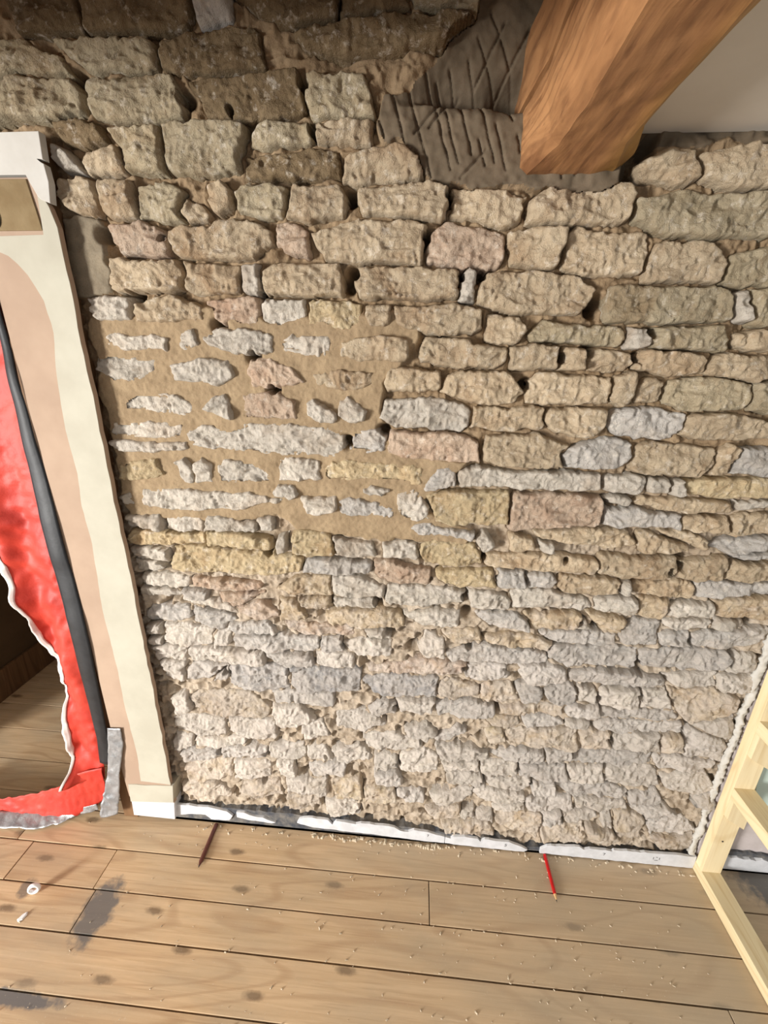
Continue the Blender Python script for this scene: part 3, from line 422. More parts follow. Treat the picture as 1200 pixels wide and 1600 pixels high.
# scored undercoat beside the beam: lower coat near the face, recess above a ledge
ledge = np.clip((GZ - (2.118 + 0.012*vn(GX, GZ, 0.09, 20) - 0.25*np.clip(0.02-GX, 0, 0.2)*0))/0.012, 0, 1)*np.clip((GX+0.075+0.02*vn(GX, GZ, 0.05, 2))/0.11, 0, 1)
hs_ = -0.006 + 0.004*vn(GX, GZ, 0.04, 21) + 0.0018*vn(GX, GZ, 0.012, 22) - 0.065*ledge*np.clip(1-(GZ-2.118)/0.16, 0.35, 1)
gro = np.full(GX.shape, 9.0)
rr = random.Random(3)
for k in range(13):                          # comb strokes leaning one way, a few the other way
    bx = -0.13 + k*0.034 + rr.uniform(-0.006, 0.006); zt = rr.uniform(2.12, 2.24); zb = rr.uniform(1.985, 2.05)
    if bx > 0.10: zt = rr.uniform(2.05, 2.11)
    gro = np.minimum(gro, sdist(np.array([(bx, zt), (bx+0.36*(zt-zb), zb), (bx+0.36*(zt-zb)+1e-4, zb)]), GX + 0.002*vn(GX, GZ, 0.03, 23), GZ))
for (ax, az, bx, bz) in ((0.09, 2.24, 0.17, 2.10), (0.11, 2.28, 0.19, 2.14), (0.09, 2.17, 0.14, 2.26), (0.13, 2.15, 0.19, 2.25), (0.02, 2.13, -0.03, 2.08), (0.06, 2.16, 0.0, 2.09), (0.12, 2.05, 0.07, 2.0)):
    gro = np.minimum(gro, sdist(np.array([(ax, az), (bx, bz), (bx+1e-4, bz)]), GX, GZ))
hs_ -= 0.07*np.exp(-((GX-0.165)/0.04)**2-((GZ-2.150)/0.028)**2) + 0.03*np.exp(-((GX-0.07)/0.05)**2-((GZ-2.140)/0.02)**2)
hs_ -= 0.007*np.clip(1-np.abs(gro)/0.0036, 0, 1)
hm = hm*(1-mS) + hs_*mS
for h in HOLES.split(';'):
    hx, hz = [float(q)/1000 for q in h.split(',')]
    rad = 0.015
    q = ((GX-hx)**2+(GZ-hz)**2)/rad**2
    hm -= np.where(q < 9, 0.075*np.exp(-q**1.5), 0)
hm -= 0.07*np.clip(1-np.maximum(np.abs(GX-0.432)/0.036, np.abs(GZ-2.035)/0.045)**4, 0, 1)       # empty socket beside the beam
hm -= 0.012*np.clip((EF+0.003)/0.008, 0, 1)*(1-mP)

def cells(mask):
    return mask[:-1, :-1] & mask[1:, :-1] & mask[1:, 1:] & mask[:-1, 1:]
def grid_mesh(name, sl, H, cm, skirt=None, origin=(0, 0, 0)):
    x = GX[sl]; z = GZ[sl]
    jj, ii = np.nonzero(cm)
    w = x.shape[1]
    q = np.stack([jj*w+ii, jj*w+ii+1, (jj+1)*w+ii+1, (jj+1)*w+ii], 1)
    used = np.unique(q); remap = np.full(x.size, -1); remap[used] = np.arange(len(used))
    v = np.stack([x.ravel()[used], -H.ravel()[used], z.ravel()[used]], 1)
    f = remap[q]
    if skirt is not None:
        pad = np.pad(cm, 1)
        nb = [pad[jj, ii+1], pad[jj+1, ii+2], pad[jj+2, ii+1], pad[jj+1, ii]]     # below, right, above, left
        es = []
        for k in range(4):
            sel = ~nb[k]; es.append(np.stack([f[sel, k], f[sel, (k+1) % 4]], 1))
        es = np.concatenate(es)
        bu = np.unique(es); bm_ = np.full(len(v), -1); bm_[bu] = np.arange(len(bu))+len(v)
        bv = v[bu].copy(); bv[:, 1] = skirt
        f = np.concatenate([f, np.stack([es[:, 1], es[:, 0], bm_[es[:, 0]], bm_[es[:, 1]]], 1)])
        v = np.concatenate([v, bv])
    v = v - np.array(origin)
    return mesh_np(name, v, f)

wallmask = ~((GX < -0.90) & (GZ < 2.03))
need = cells((EF < 0.010) & wallmask)
cellmS = cells(mS > 0.5); cellmC = cells(mC > 0.5); cellmP = cells(mP > 0.5)
beamcut = cells((GX > 0.205) & (GX < 0.385) & (GZ > 2.02) & (GZ < 2.24))
need &= ~beamcut
full = (slice(None), slice(None))
cellmT = cells(mT > 0.5) & ~cellmS & ~cellmC & ~cellmP
rest = need & ~cellmS & ~cellmC & ~cellmP & ~cellmT
WALL = link('wall_back', grid_mesh('wall_back', full, hm, rest), M['mortar'])
prop(WALL, 'rubble limestone wall laid in rough courses behind the floorboards', 'stone wall', kind='structure')
link('pointing_mortar', grid_mesh('pointing_mortar', full, hm, need & cellmP & ~cellmS & ~cellmC), M['pointing'], WALL)['label'] = 'fresh brown sandy pointing mortar'
link('scored_plaster', grid_mesh('scored_plaster', full, hm, need & cellmS), M['scored'], WALL)['label'] = 'dark grey undercoat scored with diagonal lines'
link('cement_patch', grid_mesh('cement_patch', full, hm, need & cellmC & ~cellmS), M['cement'], WALL)['label'] = 'smooth grey cement patch'

link('dark_mortar', grid_mesh('dark_mortar', full, hm, need & cellmT), M['scored'], WALL)['label'] = 'dark mortar strip under the ceiling'

def stone_heights(i, sl):
    t, P, vis = stones[i]
    x = GX[sl]; z = GZ[sl]; e = EF[sl]; lo = low[sl]
    r = random.Random(900+i)
    cx, cz = P.mean(0); sxx = max(0.03, np.ptp(P[:, 0])/2); szz = max(0.02, np.ptp(P[:, 1])/2)
    fac = np.full(x.shape, 9.0)
    for _ in range(7):
        px = cx+r.uniform(-.9, .9)*sxx; pz = cz+r.uniform(-.8, .8)*szz
        fac = np.minimum(fac, r.uniform(0.0, 0.003)+r.uniform(-.22, .22)*(x-px)+r.uniform(-.38, .38)*(z-pz))
    fac = np.maximum(fac, -0.014)
    p = r.uniform(0.003, 0.015)
    p = p*(1-lo) + r.uniform(0.0, 0.010)*lo
    R = 0.006*(1-lo)+0.006*lo
    tt = np.clip(e/R, 0, 1)
    edge = -(1-np.sqrt(np.clip(1-(1-tt)**2, 0, 1)))*(0.010*(1-lo)+0.009*lo)
    h = p + fac + crag(x, z, i % 19, 1.05*(1-lo)+1.15*lo) + edge
    return np.where(e < 0, np.minimum(h, p-0.010) + e*7, h)

areas = []
for i, (t, P, vis) in enumerate(stones):
    a = abs(np.dot(P[:, 0], np.roll(P[:, 1], -1))-np.dot(P[:, 1], np.roll(P[:, 0], -1)))/2
    areas.append(a if vis else -1)
order = np.argsort(areas)[::-1]
big = set(order[:300].tolist())
small_v, small_f, small_n = [], [], 0
SMALLBUCKET = {}
keepmask = (EF > -0.0045) & wallmask
for i, (t, P, vis) in enumerate(stones):
    mg = 0.03
    i0 = max(0, int((P[:, 0].min()-mg-X0)/RES)); i1 = min(NX, int((P[:, 0].max()+mg-X0)/RES)+2)
    j0 = max(0, int((P[:, 1].min()-mg-Z0)/RES)); j1 = min(NZ, int((P[:, 1].max()+mg-Z0)/RES)+2)
    if i1-i0 < 3 or j1-j0 < 3: continue
    sl = (slice(j0, j1), slice(i0, i1))
    cm = cells((ID[sl] == i) & keepmask[sl]) & ~beamcut[j0:j1-1, i0:i1-1]
    if cm.sum() < 8: continue
    H = stone_heights(i, sl)
    if i in big:
        o = (float(P[:, 0].mean()), 0.02, float(P[:, 1].mean()))
        link('stone', grid_mesh('stone', sl, H, cm, 0.06, o), STONE[t], WALL, o)
    else:
        SMALLBUCKET.setdefault('g' if t in 'gs' else 'w', []).append(grid_mesh('tmp', sl, H, cm, 0.06))
for key, mes in SMALLBUCKET.items():
    vs, fs, nn_ = [], [], 0
    for me in mes:
        v = np.empty(len(me.vertices)*3, np.float32); me.vertices.foreach_get('co', v)
        f = np.empty(len(me.loops), np.int32); me.loops.foreach_get('vertex_index', f)
        vs.append(v.reshape(-1, 3)); fs.append(f.reshape(-1, 4)+nn_); nn_ += len(me.vertices)
        bpy.data.meshes.remove(me)
    prop(link('small_stones', mesh_np('small_stones', np.concatenate(vs), np.concatenate(fs)), STONE[key], WALL), kind='stuff')

def bead():
    zs = np.arange(0.062, 2.05, 0.004); m = 14; V = []
    for z in zs:
        zz = np.array([z])
        r = 0.011 + 0.003*vn(zz, zz*0, 0.03, 4)[0] + 0.002*vn(zz, zz*0, 0.010, 5)[0]
        cx = 1.000 + 0.005*vn(zz, zz*0, 0.06, 6)[0]
        for k in range(m):
            a = 2*math.pi*k/m; q = r*(1+0.45*vn(zz, zz*0+k*0.008, 0.011, 7)[0]+0.25*vn(zz, zz*0+k*0.008, 0.006, 8)[0])
            V.append((cx+0.004+q*0.95*math.cos(a), 0.004+q*math.sin(a)*0.75, z))
    nz = len(zs); j, i = np.mgrid[0:nz-1, 0:m]; i2 = (i+1) % m
    f = np.stack([(j*m+i).ravel(), (j*m+i2).ravel(), ((j+1)*m+i2).ravel(), ((j+1)*m+i).ravel()], 1)
    link('plaster_bead', mesh_np('plaster_bead', V, f), M['white_plaster'], WALL)['label'] = 'lumpy white plaster bead beside the stud'
bead()

# ------------------------------------------------------------------ floor
FLOOR = box('floor', -3.6, 2.6, -2.6, 3.0, -0.06, -0.024, M['under'])
prop(FLOOR, 'old wide pine floorboards running along the stone wall', 'floor', kind='structure')
rows = [(-0.123, -0.004, [-2.6, -1.365, 2.3]), (-0.2435, -0.1265, [-2.6, -1.30, -0.988, 0.103, 2.3]), (-0.356, -0.2465, [-2.6, -0.976, 2.3]),
        (-0.485, -0.359, [-2.6, 0.9, 2.3]), (-0.604, -0.488, [-2.6, -1.4, 0.55, 2.3]), (-0.73, -0.607, [-2.6, -0.3, 2.3]), (-0.85, -0.733, [-2.6, 1.1, 2.3]),
        (-0.97, -0.853, [-2.6, -0.7, 2.3]), (-1.10, -0.973, [-2.6, 0.3, 2.3]), (-1.22, -1.103, [-2.6, -1.2, 2.3]),
        (-0.001, 0.045, [-2.03, -1.04]), (0.048, 0.1775, [-2.03, -1.04]), (0.1805, 0.3285, [-2.03, -1.04]), (0.3315, 0.47, [-2.03, -0.8]), (0.473, 0.61, [-2.03, -0.8]), (0.613, 0.75, [-2.03, -0.8]), (0.753, 0.9, [-2.03, -0.8]), (0.903, 1.05, [-2.03, -0.8]), (1.053, 1.2, [-2.03, -0.8])]
for (y0, y1, xs) in rows:
    for a, b in zip(xs[:-1], xs[1:]):
        dz = random.uniform(-0.0015, 0.0)
        box('floorboard', a+0.0015, b-0.0015, y0+random.uniform(0, 0.001), y1-random.uniform(0, 0.001), -0.022, dz, M['board'], FLOOR, bevel=0.0012)

# ------------------------------------------------------------------ ceiling, room beyond the doorway, other walls
prop(box('ceiling', 0.40, 2.6, -2.6, 0.02, 2.077, 2.2, M['ceiling']), 'cream plastered ceiling right of the beam', 'ceiling', kind='structure')
prop(box('ceiling_loft', -3.6, 0.40, -0.60, 0.06, 2.36, 2.45, M['ceiling']), 'raised ceiling strip over the stones left of the beam', 'ceiling', kind='structure')
prop(box('ceiling_main', -3.6, 0.40, -2.6, -0.58, 2.077, 2.36, M['ceiling']), 'unseen plastered ceiling left of the beam, set low to shade the upper wall', 'ceiling', kind='structure')  # out of view; dropped below the loft strip to shade the upper wall
prop(box('shade_trimmer', -2.6, 0.19, -0.64, -0.51, 2.0, 2.2, M['beam'], bevel=0.006), 'added unseen oak trimmer that shades the top of the wall', 'trimmer', kind='structure')  # unseen trimmer, added above the view to darken the top courses
prop(box('wall_left', -3.6, -2.04, -0.02, 0.45, 0, 2.42, M['rplaster']), 'plastered wall beyond the left door jamb', 'wall', kind='structure')
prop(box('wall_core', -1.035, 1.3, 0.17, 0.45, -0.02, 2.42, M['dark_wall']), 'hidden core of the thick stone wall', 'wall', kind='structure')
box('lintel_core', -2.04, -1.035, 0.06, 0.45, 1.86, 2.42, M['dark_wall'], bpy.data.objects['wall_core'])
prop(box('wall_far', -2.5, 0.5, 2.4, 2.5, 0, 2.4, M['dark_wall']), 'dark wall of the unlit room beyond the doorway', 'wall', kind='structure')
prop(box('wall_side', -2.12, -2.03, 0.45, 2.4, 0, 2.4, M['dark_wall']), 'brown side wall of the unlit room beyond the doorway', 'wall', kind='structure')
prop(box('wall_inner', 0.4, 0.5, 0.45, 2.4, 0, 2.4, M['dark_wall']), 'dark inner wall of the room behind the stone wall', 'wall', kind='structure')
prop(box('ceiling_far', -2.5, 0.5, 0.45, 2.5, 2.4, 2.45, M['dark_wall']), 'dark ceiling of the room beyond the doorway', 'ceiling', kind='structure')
prop(box('baseboard_side', -2.03, -2.015, 0.45, 2.4, 0, 0.16, M['jamb'], bevel=0.003), 'brown skirting in the unlit room beyond the doorway', 'skirting', kind='structure')
WR = prop(box('wall_right', 1.02, 2.3, 0.004, 0.075, 0, 2.08, M['rplaster']), 'pinkish white plastered wall seen through the stud frame', 'wall', kind='structure')
bm = bmesh.new()
o = slab('plasterboard', [(1.125, 0.31), (2.2, 0.31), (2.2, 2.05), (1.10, 2.05), (1.10, 0.47)], -0.006, 0.004, M['green_board'], WR, 0.001)
o['label'] = 'pale green plasterboard sheet'
bm.free()

# ------------------------------------------------------------------ skirting remains
def jag(pts, step=0.012, amp=0.003, seed=0):
    r = random.Random(seed); out = []
    for (a, b) in zip(pts[:-1], pts[1:]):
        L = math.hypot(b[0]-a[0], b[1]-a[1]); k = max(1, int(L/step))
        for i in range(k):
            t = i/k
            out.append((a[0]+(b[0]-a[0])*t + (r.uniform(-amp, amp)*0.3 if i else 0), a[1]+(b[1]-a[1])*t + (r.uniform(-amp, amp) if i else 0)))
    out.append(pts[-1]); return out
BB = prop(slab('baseboard_back', jag([(1.015, 0.006), (-1.0, 0.006)][::-1], 0.5) + jag([(1.015, 0.052), (0.6, 0.04), (0.45, 0.02), (0.37, 0.045), (-0.06, 0.068), (-0.34, 0.075), (-0.44, 0.078), (-0.62, 0.078), (-0.85, 0.075), (-1.0, 0.07)], 0.014, 0.004, 2),
              -0.002, 0.03, M['dirty']), 'broken remains of a low white painted skirting at the wall foot', 'skirting', kind='structure')
FR = [
    [(-0.99, 0.022), (-0.86, 0.02), (-0.77, 0.042), (-0.72, 0.044), (-0.70, 0.022), (-0.63, 0.026), (-0.615, 0.05), (-0.635, 0.07), (-0.69, 0.082), (-0.85, 0.085), (-0.99, 0.078)],
    [(-0.60, 0.045), (-0.56, 0.036), (-0.50, 0.034), (-0.47, 0.03), (-0.455, 0.036), (-0.50, 0.055), (-0.55, 0.062), (-0.57, 0.072), (-0.60, 0.07)],
    [(-0.375, 0.045), (-0.33, 0.032), (-0.22, 0.026), (-0.06, 0.020), (0.10, 0.012), (0.16, 0.012), (0.16, 0.044), (0.10, 0.060), (0.05, 0.064), (0.03, 0.052), (0.0, 0.054), (-0.02, 0.068), (-0.06, 0.073), (-0.14, 0.074), (-0.16, 0.066), (-0.20, 0.072), (-0.23, 0.073), (-0.245, 0.052), (-0.26, 0.074), (-0.33, 0.078), (-0.365, 0.066)],
    [(0.162, 0.012), (0.30, 0.008), (0.44, 0.006), (0.452, 0.016), (0.43, 0.03), (0.385, 0.048), (0.30, 0.05), (0.285, 0.036), (0.275, 0.05), (0.23, 0.054), (0.19, 0.048), (0.18, 0.038), (0.162, 0.044)],
    [(0.495, 0.006), (0.80, 0.004), (1.012, 0.004), (1.012, 0.060), (0.90, 0.060), (0.74, 0.056), (0.735, 0.048), (0.715, 0.052), (0.66, 0.052), (0.64, 0.044), (0.625, 0.056), (0.56, 0.052), (0.515, 0.046), (0.495, 0.028)],
]
for k, pts in enumerate(FR):
    slab('paint_fragment', jag(pts+[pts[0]], 0.014, 0.0022, 20+k)[:-1], -0.010, -0.002, M['paint'], BB, 0.0008)
for (x, z, st) in ((0.375, 0.03, [((0.004, 0.006), (-0.002, 0.007)), ((-0.002, 0.007), (-0.003, 0.003)), ((-0.003, 0.003), (0.003, 0.0)), ((0.003, 0.0), (-0.001, -0.005)), ((-0.001, -0.005), (-0.005, -0.003))]),
                   (0.10, 0.042, [((-0.003, 0.005), (0.003, 0.005)), ((0.003, 0.005), (-0.001, -0.005))]),
                   (0.71, 0.032, [((-0.004, 0.005), (0.004, 0.005)), ((0.004, 0.005), (0.0, -0.005))]),
                   (0.885, 0.034, [((-0.010, 0.006), (-0.010, -0.004)), ((0.010, 0.006), (0.010, -0.004)), ((-0.006, -0.008), (0.006, -0.008)), ((-0.003, 0.008), (0.003, 0.007))])):
    bm = bmesh.new()
    for (a, b) in st:
        dx, dz = b[0]-a[0], b[1]-a[1]; L = math.hypot(dx, dz); nx, nz = -dz/L*0.0009, dx/L*0.0009
        q = [bm.verts.new((x+c0+s*nx, -0.0104, z+c1+s*nz)) for (c0, c1), s in ((a, 1), (a, -1), (b, -1), (b, 1))]
        r_ = bmesh.ops.extrude_face_region(bm, geom=[bm.faces.new(q)])
        for vv in [g for g in r_['geom'] if isinstance(g, bmesh.types.BMVert)]: vv.co.y += 0.0008
    bm_obj('scratch_mark', bm, M['mark'], BB)
BR = prop(slab('baseboard_right', jag([(1.08, 0.016), (2.2, 0.010)], 0.5) + jag([(2.2, 0.066), (1.08, 0.072)], 0.02, 0.005, 5), -0.010, 0.004, M['paint'], None, 0.001),
          'chipped white skirting behind the stud frame', 'skirting', kind='structure')
slab('dirt_band', jag([(1.08, 0.076), (2.2, 0.070)], 0.5) + jag([(2.2, 0.086), (1.08, 0.094)], 0.02, 0.005, 6), -0.004, 0.004, M['dirty'], BR)

# ------------------------------------------------------------------ door surround of plaster
TR = prop(empty('trim_1', (-0.91, -0.03, 0)), 'cream and pink plaster strip between the doorway and the stones', 'door surround', kind='structure')
right = jag([(-0.817, 0.118), (-0.812, 0.5), (-0.813, 1.0), (-0.815, 1.23), (-0.821, 1.82), (-0.823, 1.905), (-0.831, 1.944), (-0.842, 1.962)], 0.03, 0.004, 31)
right = [(x+random.uniform(-0.0015, 0.0015), z) for x, z in right]
panel = right + [(-0.856, 1.975), (-0.862, 2.0), (-2.1, 2.0), (-2.1, 1.86), (-1.01, 1.86), (-1.005, 1.70), (-1.0, 1.22), (-0.99, 0.8), (-0.992, 0.41), (-0.988, 0.25), (-0.985, 0.13)]
slab('plaster_board', panel, -0.030, -0.016, M['pink_plaster'], TR, 0.002)
bnd = [(-0.955, 1.849), (-0.918, 1.81), (-0.892, 1.756), (-0.885, 1.686), (-0.899, 1.612), (-0.906, 1.535), (-0.911, 1.454), (-0.905, 1.335), (-0.914, 1.244), (-0.908, 1.129), (-0.922, 0.918), (-0.917, 0.684), (-0.921, 0.556), (-0.916, 0.335), (-0.925, 0.215)]
fil = right[4:] + [(-0.854, 1.972), (-0.858, 1.89), (-0.99, 1.888), (-0.985, 1.86)] + jag(bnd, 0.02, 0.003, 8) + [(-0.815, 0.21)]
slab('filler_coat', fil, -0.0322, -0.0298, M['filler'], TR, 0.0006)['label'] = 'cream filler coat over pink plaster'
slab('plaster_patch', [(-2.1, 2.006), (-0.868, 2.004), (-0.862, 1.985), (-0.852, 1.963), (-0.846, 1.957), (-0.826, 1.950), (-0.820, 1.99), (-0.823, 2.022), (-0.846, 2.034), (-0.823, 2.03), (-0.820, 2.079), (-0.9, 2.078), (-2.1, 2.076)], -0.034, -0.016, M['white_plaster'], TR, 0.0015)['label'] = 'cracked white plaster head piece'
slab('lintel_end', [(-2.1, 1.893), (-0.858, 1.899), (-0.864, 1.94), (-0.872, 1.996), (-2.1, 2.002)], -0.0335, 0.02, M['tan'], TR, 0.002)['label'] = 'square of bare tan render'
bm = bmesh.new(); bmesh.ops.create_cone(bm, cap_ends=True, segments=24, radius1=0.022, radius2=0.020, depth=0.006, matrix=Matrix.Translation((-0.968, -0.036, 1.922)) @ Matrix.Rotation(math.pi/2, 4, 'X') @ Matrix.Diagonal((0.7, 1, 1, 1)))
bm_obj('knob', bm, M['lead'], TR)
slab('plinth_block', jag([(-0.982, 0.108), (-0.818, 0.122)], 0.3)+jag([(-0.808, 0.205), (-0.976, 0.193)], 0.03, 0.002, 3), -0.0325, 0.02, M['filler'], TR, 0.0015)
slab('plinth_base', jag([(-0.988, 0.03), (-0.83, 0.028)], 0.3)+jag([(-0.82, 0.116), (-0.984, 0.102)], 0.02, 0.003, 4), -0.026, 0.02, M['paint'], TR, 0.0015)
box('backing_batten', -0.984, -0.842, -0.016, 0.05, 0.03, 2.06, M['jamb'], TR)
box('door_jamb', -1.04, -0.984, -0.012, 0.40, 0, 1.86, M['jamb'], TR, 0.003)

# ------------------------------------------------------------------ dust sheet across the doorway
DS = prop(empty('dust_sheet', (-1.1, -0.02, 0)), 'red zip-up dust sheet with black border taped across the doorway', 'dust sheet')
ZZ = np.array([0.19, 0.24, 0.287, 0.331, 0.40, 0.475, 0.55, 0.624, 0.70, 0.771, 0.85, 0.942, 1.02, 1.091, 1.2, 1.3, 1.4, 1.5, 1.62, 1.74, 1.85])
XL = np.array([-1.195, -1.178, -1.173, -1.170, -1.168, -1.164, -1.150, -1.143, -1.155, -1.172, -1.187, -1.199, -1.205, -1.212, -1.24, -1.30, -1.40, -1.55, -1.75, -1.90, -2.02])
XR = np.interp(ZZ, [0.19, 0.25, 0.4, 0.8, 1.22, 1.56, 1.85], [-1.075, -1.063, -1.046, -1.040, -1.043, -1.03, -1.02])
def sheet(name, zz, xl, xr, nz, nu, yfun, mat, parent, thick=0.0):
    zs = np.linspace(zz[0], zz[-1], nz); l = np.interp(zs, zz, xl); r = np.interp(zs, zz, xr)
    u = np.linspace(0, 1, nu)
    X = l[:, None]*(1-u)+r[:, None]*u; Z = np.repeat(zs[:, None], nu, 1); Y = yfun(X, Z, u[None, :])
    v = np.stack([X, Y, Z], -1).reshape(-1, 3)
    j, i = np.mgrid[0:nz-1, 0:nu-1]; a = (j*nu+i).ravel()
    f = np.stack([a, a+1, a+nu+1, a+nu], 1)
    o = link(name, mesh_np(name, v-np.array(parent.location), f), mat, parent)
    sol = o.modifiers.new('thickness', 'SOLIDIFY'); sol.thickness = 0.0012; sol.offset = 0
    return o
def folds(X, Z, u):
    k = np.clip((1-u)*1.2, 0, 1)
    y = -0.016 - 0.020*k*np.sin(38*(X+1.04)+2.2*np.sin(2.4*Z)+0.6) - 0.012*vn(X, Z, 0.10, 3)*k - 0.010*vn(X+Z*0.4, Z, 0.05, 5)*k - 0.004*vn(X-Z*0.6, Z, 0.025, 7)
    y += -0.03*k*np.exp(-((Z-0.2)/0.12)**2)
    return y
sheet('fabric', ZZ, XL, XR, 170, 60, folds, M['red'], DS)
sheet('zip_tape', ZZ, XL-0.010-0.006*np.sin(ZZ*20), XL+0.003, 140, 4, lambda X, Z, u: folds(X, Z, np.zeros_like(X))-0.002, M['zip'], DS)['label'] = 'crumpled white zip edge'
sheet('border_strip', ZZ[2:], XR[2:]-0.004, np.interp(ZZ[2:], [0.2, 0.41, 0.8, 1.22, 1.56, 1.85], [-1.0, -1.008, -0.985, -0.994, -1.006, -1.01]), 110, 8,
      lambda X, Z, u: -0.033 - 0.004*np.sin(np.pi*u)-0.003*vn(X, Z, 0.08, 9), M['black'], DS)['label'] = 'glossy black border strip'
# bottom flap of the sheet, slumped on the floor
def strip(name, path, w0, w1, mat, parent, nseg=60, nw=10, wr=0.004, seed=1):
    """ribbon along a 3D path; each path point carries the position of its two long edges"""
    A = np.array([p[0] for p in path], float); B = np.array([p[1] for p in path], float)
    t = np.linspace(0, len(path)-1, nseg); k = np.arange(len(path))
    a = np.stack([np.interp(t, k, A[:, c]) for c in range(3)], 1); b = np.stack([np.interp(t, k, B[:, c]) for c in range(3)], 1)
    u = np.linspace(0, 1, nw)[None, :, None]
    P = a[:, None]*(1-u)+b[:, None]*u
    nse = vn(P[..., 0]*1.0+P[..., 2], P[..., 1]+P[..., 2]*0.3, 0.03, seed) + 0.6*vn(P[..., 0], P[..., 1]+P[..., 2], 0.014, seed+2)
    P[..., 1] -= wr*nse; P[..., 2] += wr*np.abs(nse)*0.8
    j, i = np.mgrid[0:nseg-1, 0:nw-1]; q = (j*nw+i).ravel()
    f = np.stack([q, q+1, q+nw+1, q+nw], 1)
    o = link(name, mesh_np(name, P.reshape(-1, 3)-np.array(parent.location), f), mat, parent)
    sol = o.modifiers.new('thickness', 'SOLIDIFY'); sol.thickness = 0.001; sol.offset = 0
    return o
strip('bottom_flap', [((-1.80, -0.05, 0.008), (-1.80, -0.03, 0.060)), ((-1.50, -0.047, 0.009), (-1.49, -0.035, 0.064)), ((-1.38, -0.045, 0.009), (-1.35, -0.03, 0.100)), ((-1.27, -0.05, 0.010), (-1.245, -0.03, 0.150)),
                      ((-1.20, -0.04, 0.02), (-1.185, -0.035, 0.215)), ((-1.14, -0.03, 0.05), (-1.13, -0.028, 0.235)), ((-1.08, -0.022, 0.10), (-1.065, -0.024, 0.255))], 0, 0, M['red'], DS, 90, 16, 0.0035, 2)
strip('duct_tape', [((-1.80, -0.098, 0.004), (-1.80, -0.046, 0.014)), ((-1.458, -0.098, 0.004), (-1.51, -0.045, 0.014)), ((-1.32, -0.090, 0.006), (-1.38, -0.040, 0.016)), ((-1.25, -0.068, 0.010), (-1.285, -0.034, 0.02)), ((-1.20, -0.036, 0.020), (-1.215, -0.030, 0.045)), ((-1.12, -0.032, 0.045), (-1.12, -0.034, 0.075))],
      0, 0, M['duct'], DS, 80, 10, 0.003, 4)['label'] = 'crumpled silver duct tape along the floor'
strip('duct_tape', [((-0.999, -0.036, 0.452), (-0.950, -0.036, 0.456)), ((-1.008, -0.040, 0.38), (-0.955, -0.037, 0.38)), ((-1.03, -0.042, 0.27), (-0.985, -0.042, 0.27)), ((-1.06, -0.042, 0.17), (-1.005, -0.044, 0.17)), ((-1.09, -0.045, 0.09), (-1.02, -0.044, 0.10)), ((-1.10, -0.050, 0.035), (-1.035, -0.046, 0.05))],
      0, 0, M['duct'], DS, 60, 10, 0.004, 6)['label'] = 'upright silver duct tape holding the sheet'

# ------------------------------------------------------------------ beam
def beam():
    ys = np.concatenate([np.linspace(0.10, 0.0, 4), np.linspace(-0.012, -0.4, 60), np.linspace(-0.42, -1.9, 40)])
    def ring(y):
        k = np.clip(1-(-y)/0.11, 0, 1)
        lb = 0.224-0.030*k; rb = 0.372+0.030*k
        pts = []
        def seg(a, b, n_):
            for i in range(n_): t = i/n_; pts.append((a[0]+(b[0]-a[0])*t, a[1]+(b[1]-a[1])*t))
        lt = 0.186+0.012*(1-k)
        seg((lb+0.012, 2.006), (rb-0.02, 2.008), 22)
        seg((rb-0.02, 2.008), (rb+0.012, 2.035), 6)
        seg((rb+0.012, 2.035), (rb+0.02, 2.25), 6)
        seg((rb+0.02, 2.25), (lt+0.02, 2.252), 6)
        seg((lt+0.02, 2.252), (lt, 2.236), 2)
        seg((lt, 2.236), (lt+0.001, 2.128), 8)
        seg((lt+0.001, 2.128), (lt+0.030, 2.122), 2)
        seg((lt+0.030, 2.122), (lt+0.003, 2.116), 2)
        seg((lt+0.003, 2.116), (lb-0.004, 2.018), 10)
        seg((lb-0.004, 2.018), (lb+0.012, 2.006), 3)
        return np.array(pts)
    R = [ring(y) for y in ys]; m = len(R[0])
    V = np.zeros((len(ys), m, 3))
    for i, y in enumerate(ys):
        V[i, :, 0] = R[i][:, 0]; V[i, :, 1] = y; V[i, :, 2] = R[i][:, 1]
    s = V[..., 0]+V[..., 2]*1.3
    V[..., 0] += 0.0030*vn(s, V[..., 1], 0.05, 2, 0.11) + 0.0012*vn(s, V[..., 1], 0.018, 3, 0.04)
    V[..., 2] += 0.0030*vn(s, V[..., 1], 0.05, 4, 0.11) + 0.0012*vn(s, V[..., 1], 0.018, 5, 0.04)
    j, i = np.mgrid[0:len(ys)-1, 0:m]; i2 = (i+1) % m
    f = np.stack([(j*m+i).ravel(), (j*m+i2).ravel(), ((j+1)*m+i2).ravel(), ((j+1)*m+i).ravel()], 1)
    me = mesh_np('oak_beam', V.reshape(-1, 3)-np.array((0.3, 0, 2.0)), f, False)
    bm = bmesh.new(); bm.from_mesh(me); bm.verts.ensure_lookup_table()
    bm.faces.new([bm.verts[k] for k in range(m)]); bm.faces.new([bm.verts[(len(ys)-1)*m+k] for k in range(m)][::-1])
    bmesh.ops.recalc_face_normals(bm, faces=bm.faces); bm.to_mesh(me); bm.free()
    return prop(link('oak_beam', me, M['beam'], None, (0.3, 0, 2.0)), 'heavy orange-brown oak ceiling beam with a long crack, bearing on the wall', 'beam')
beam()

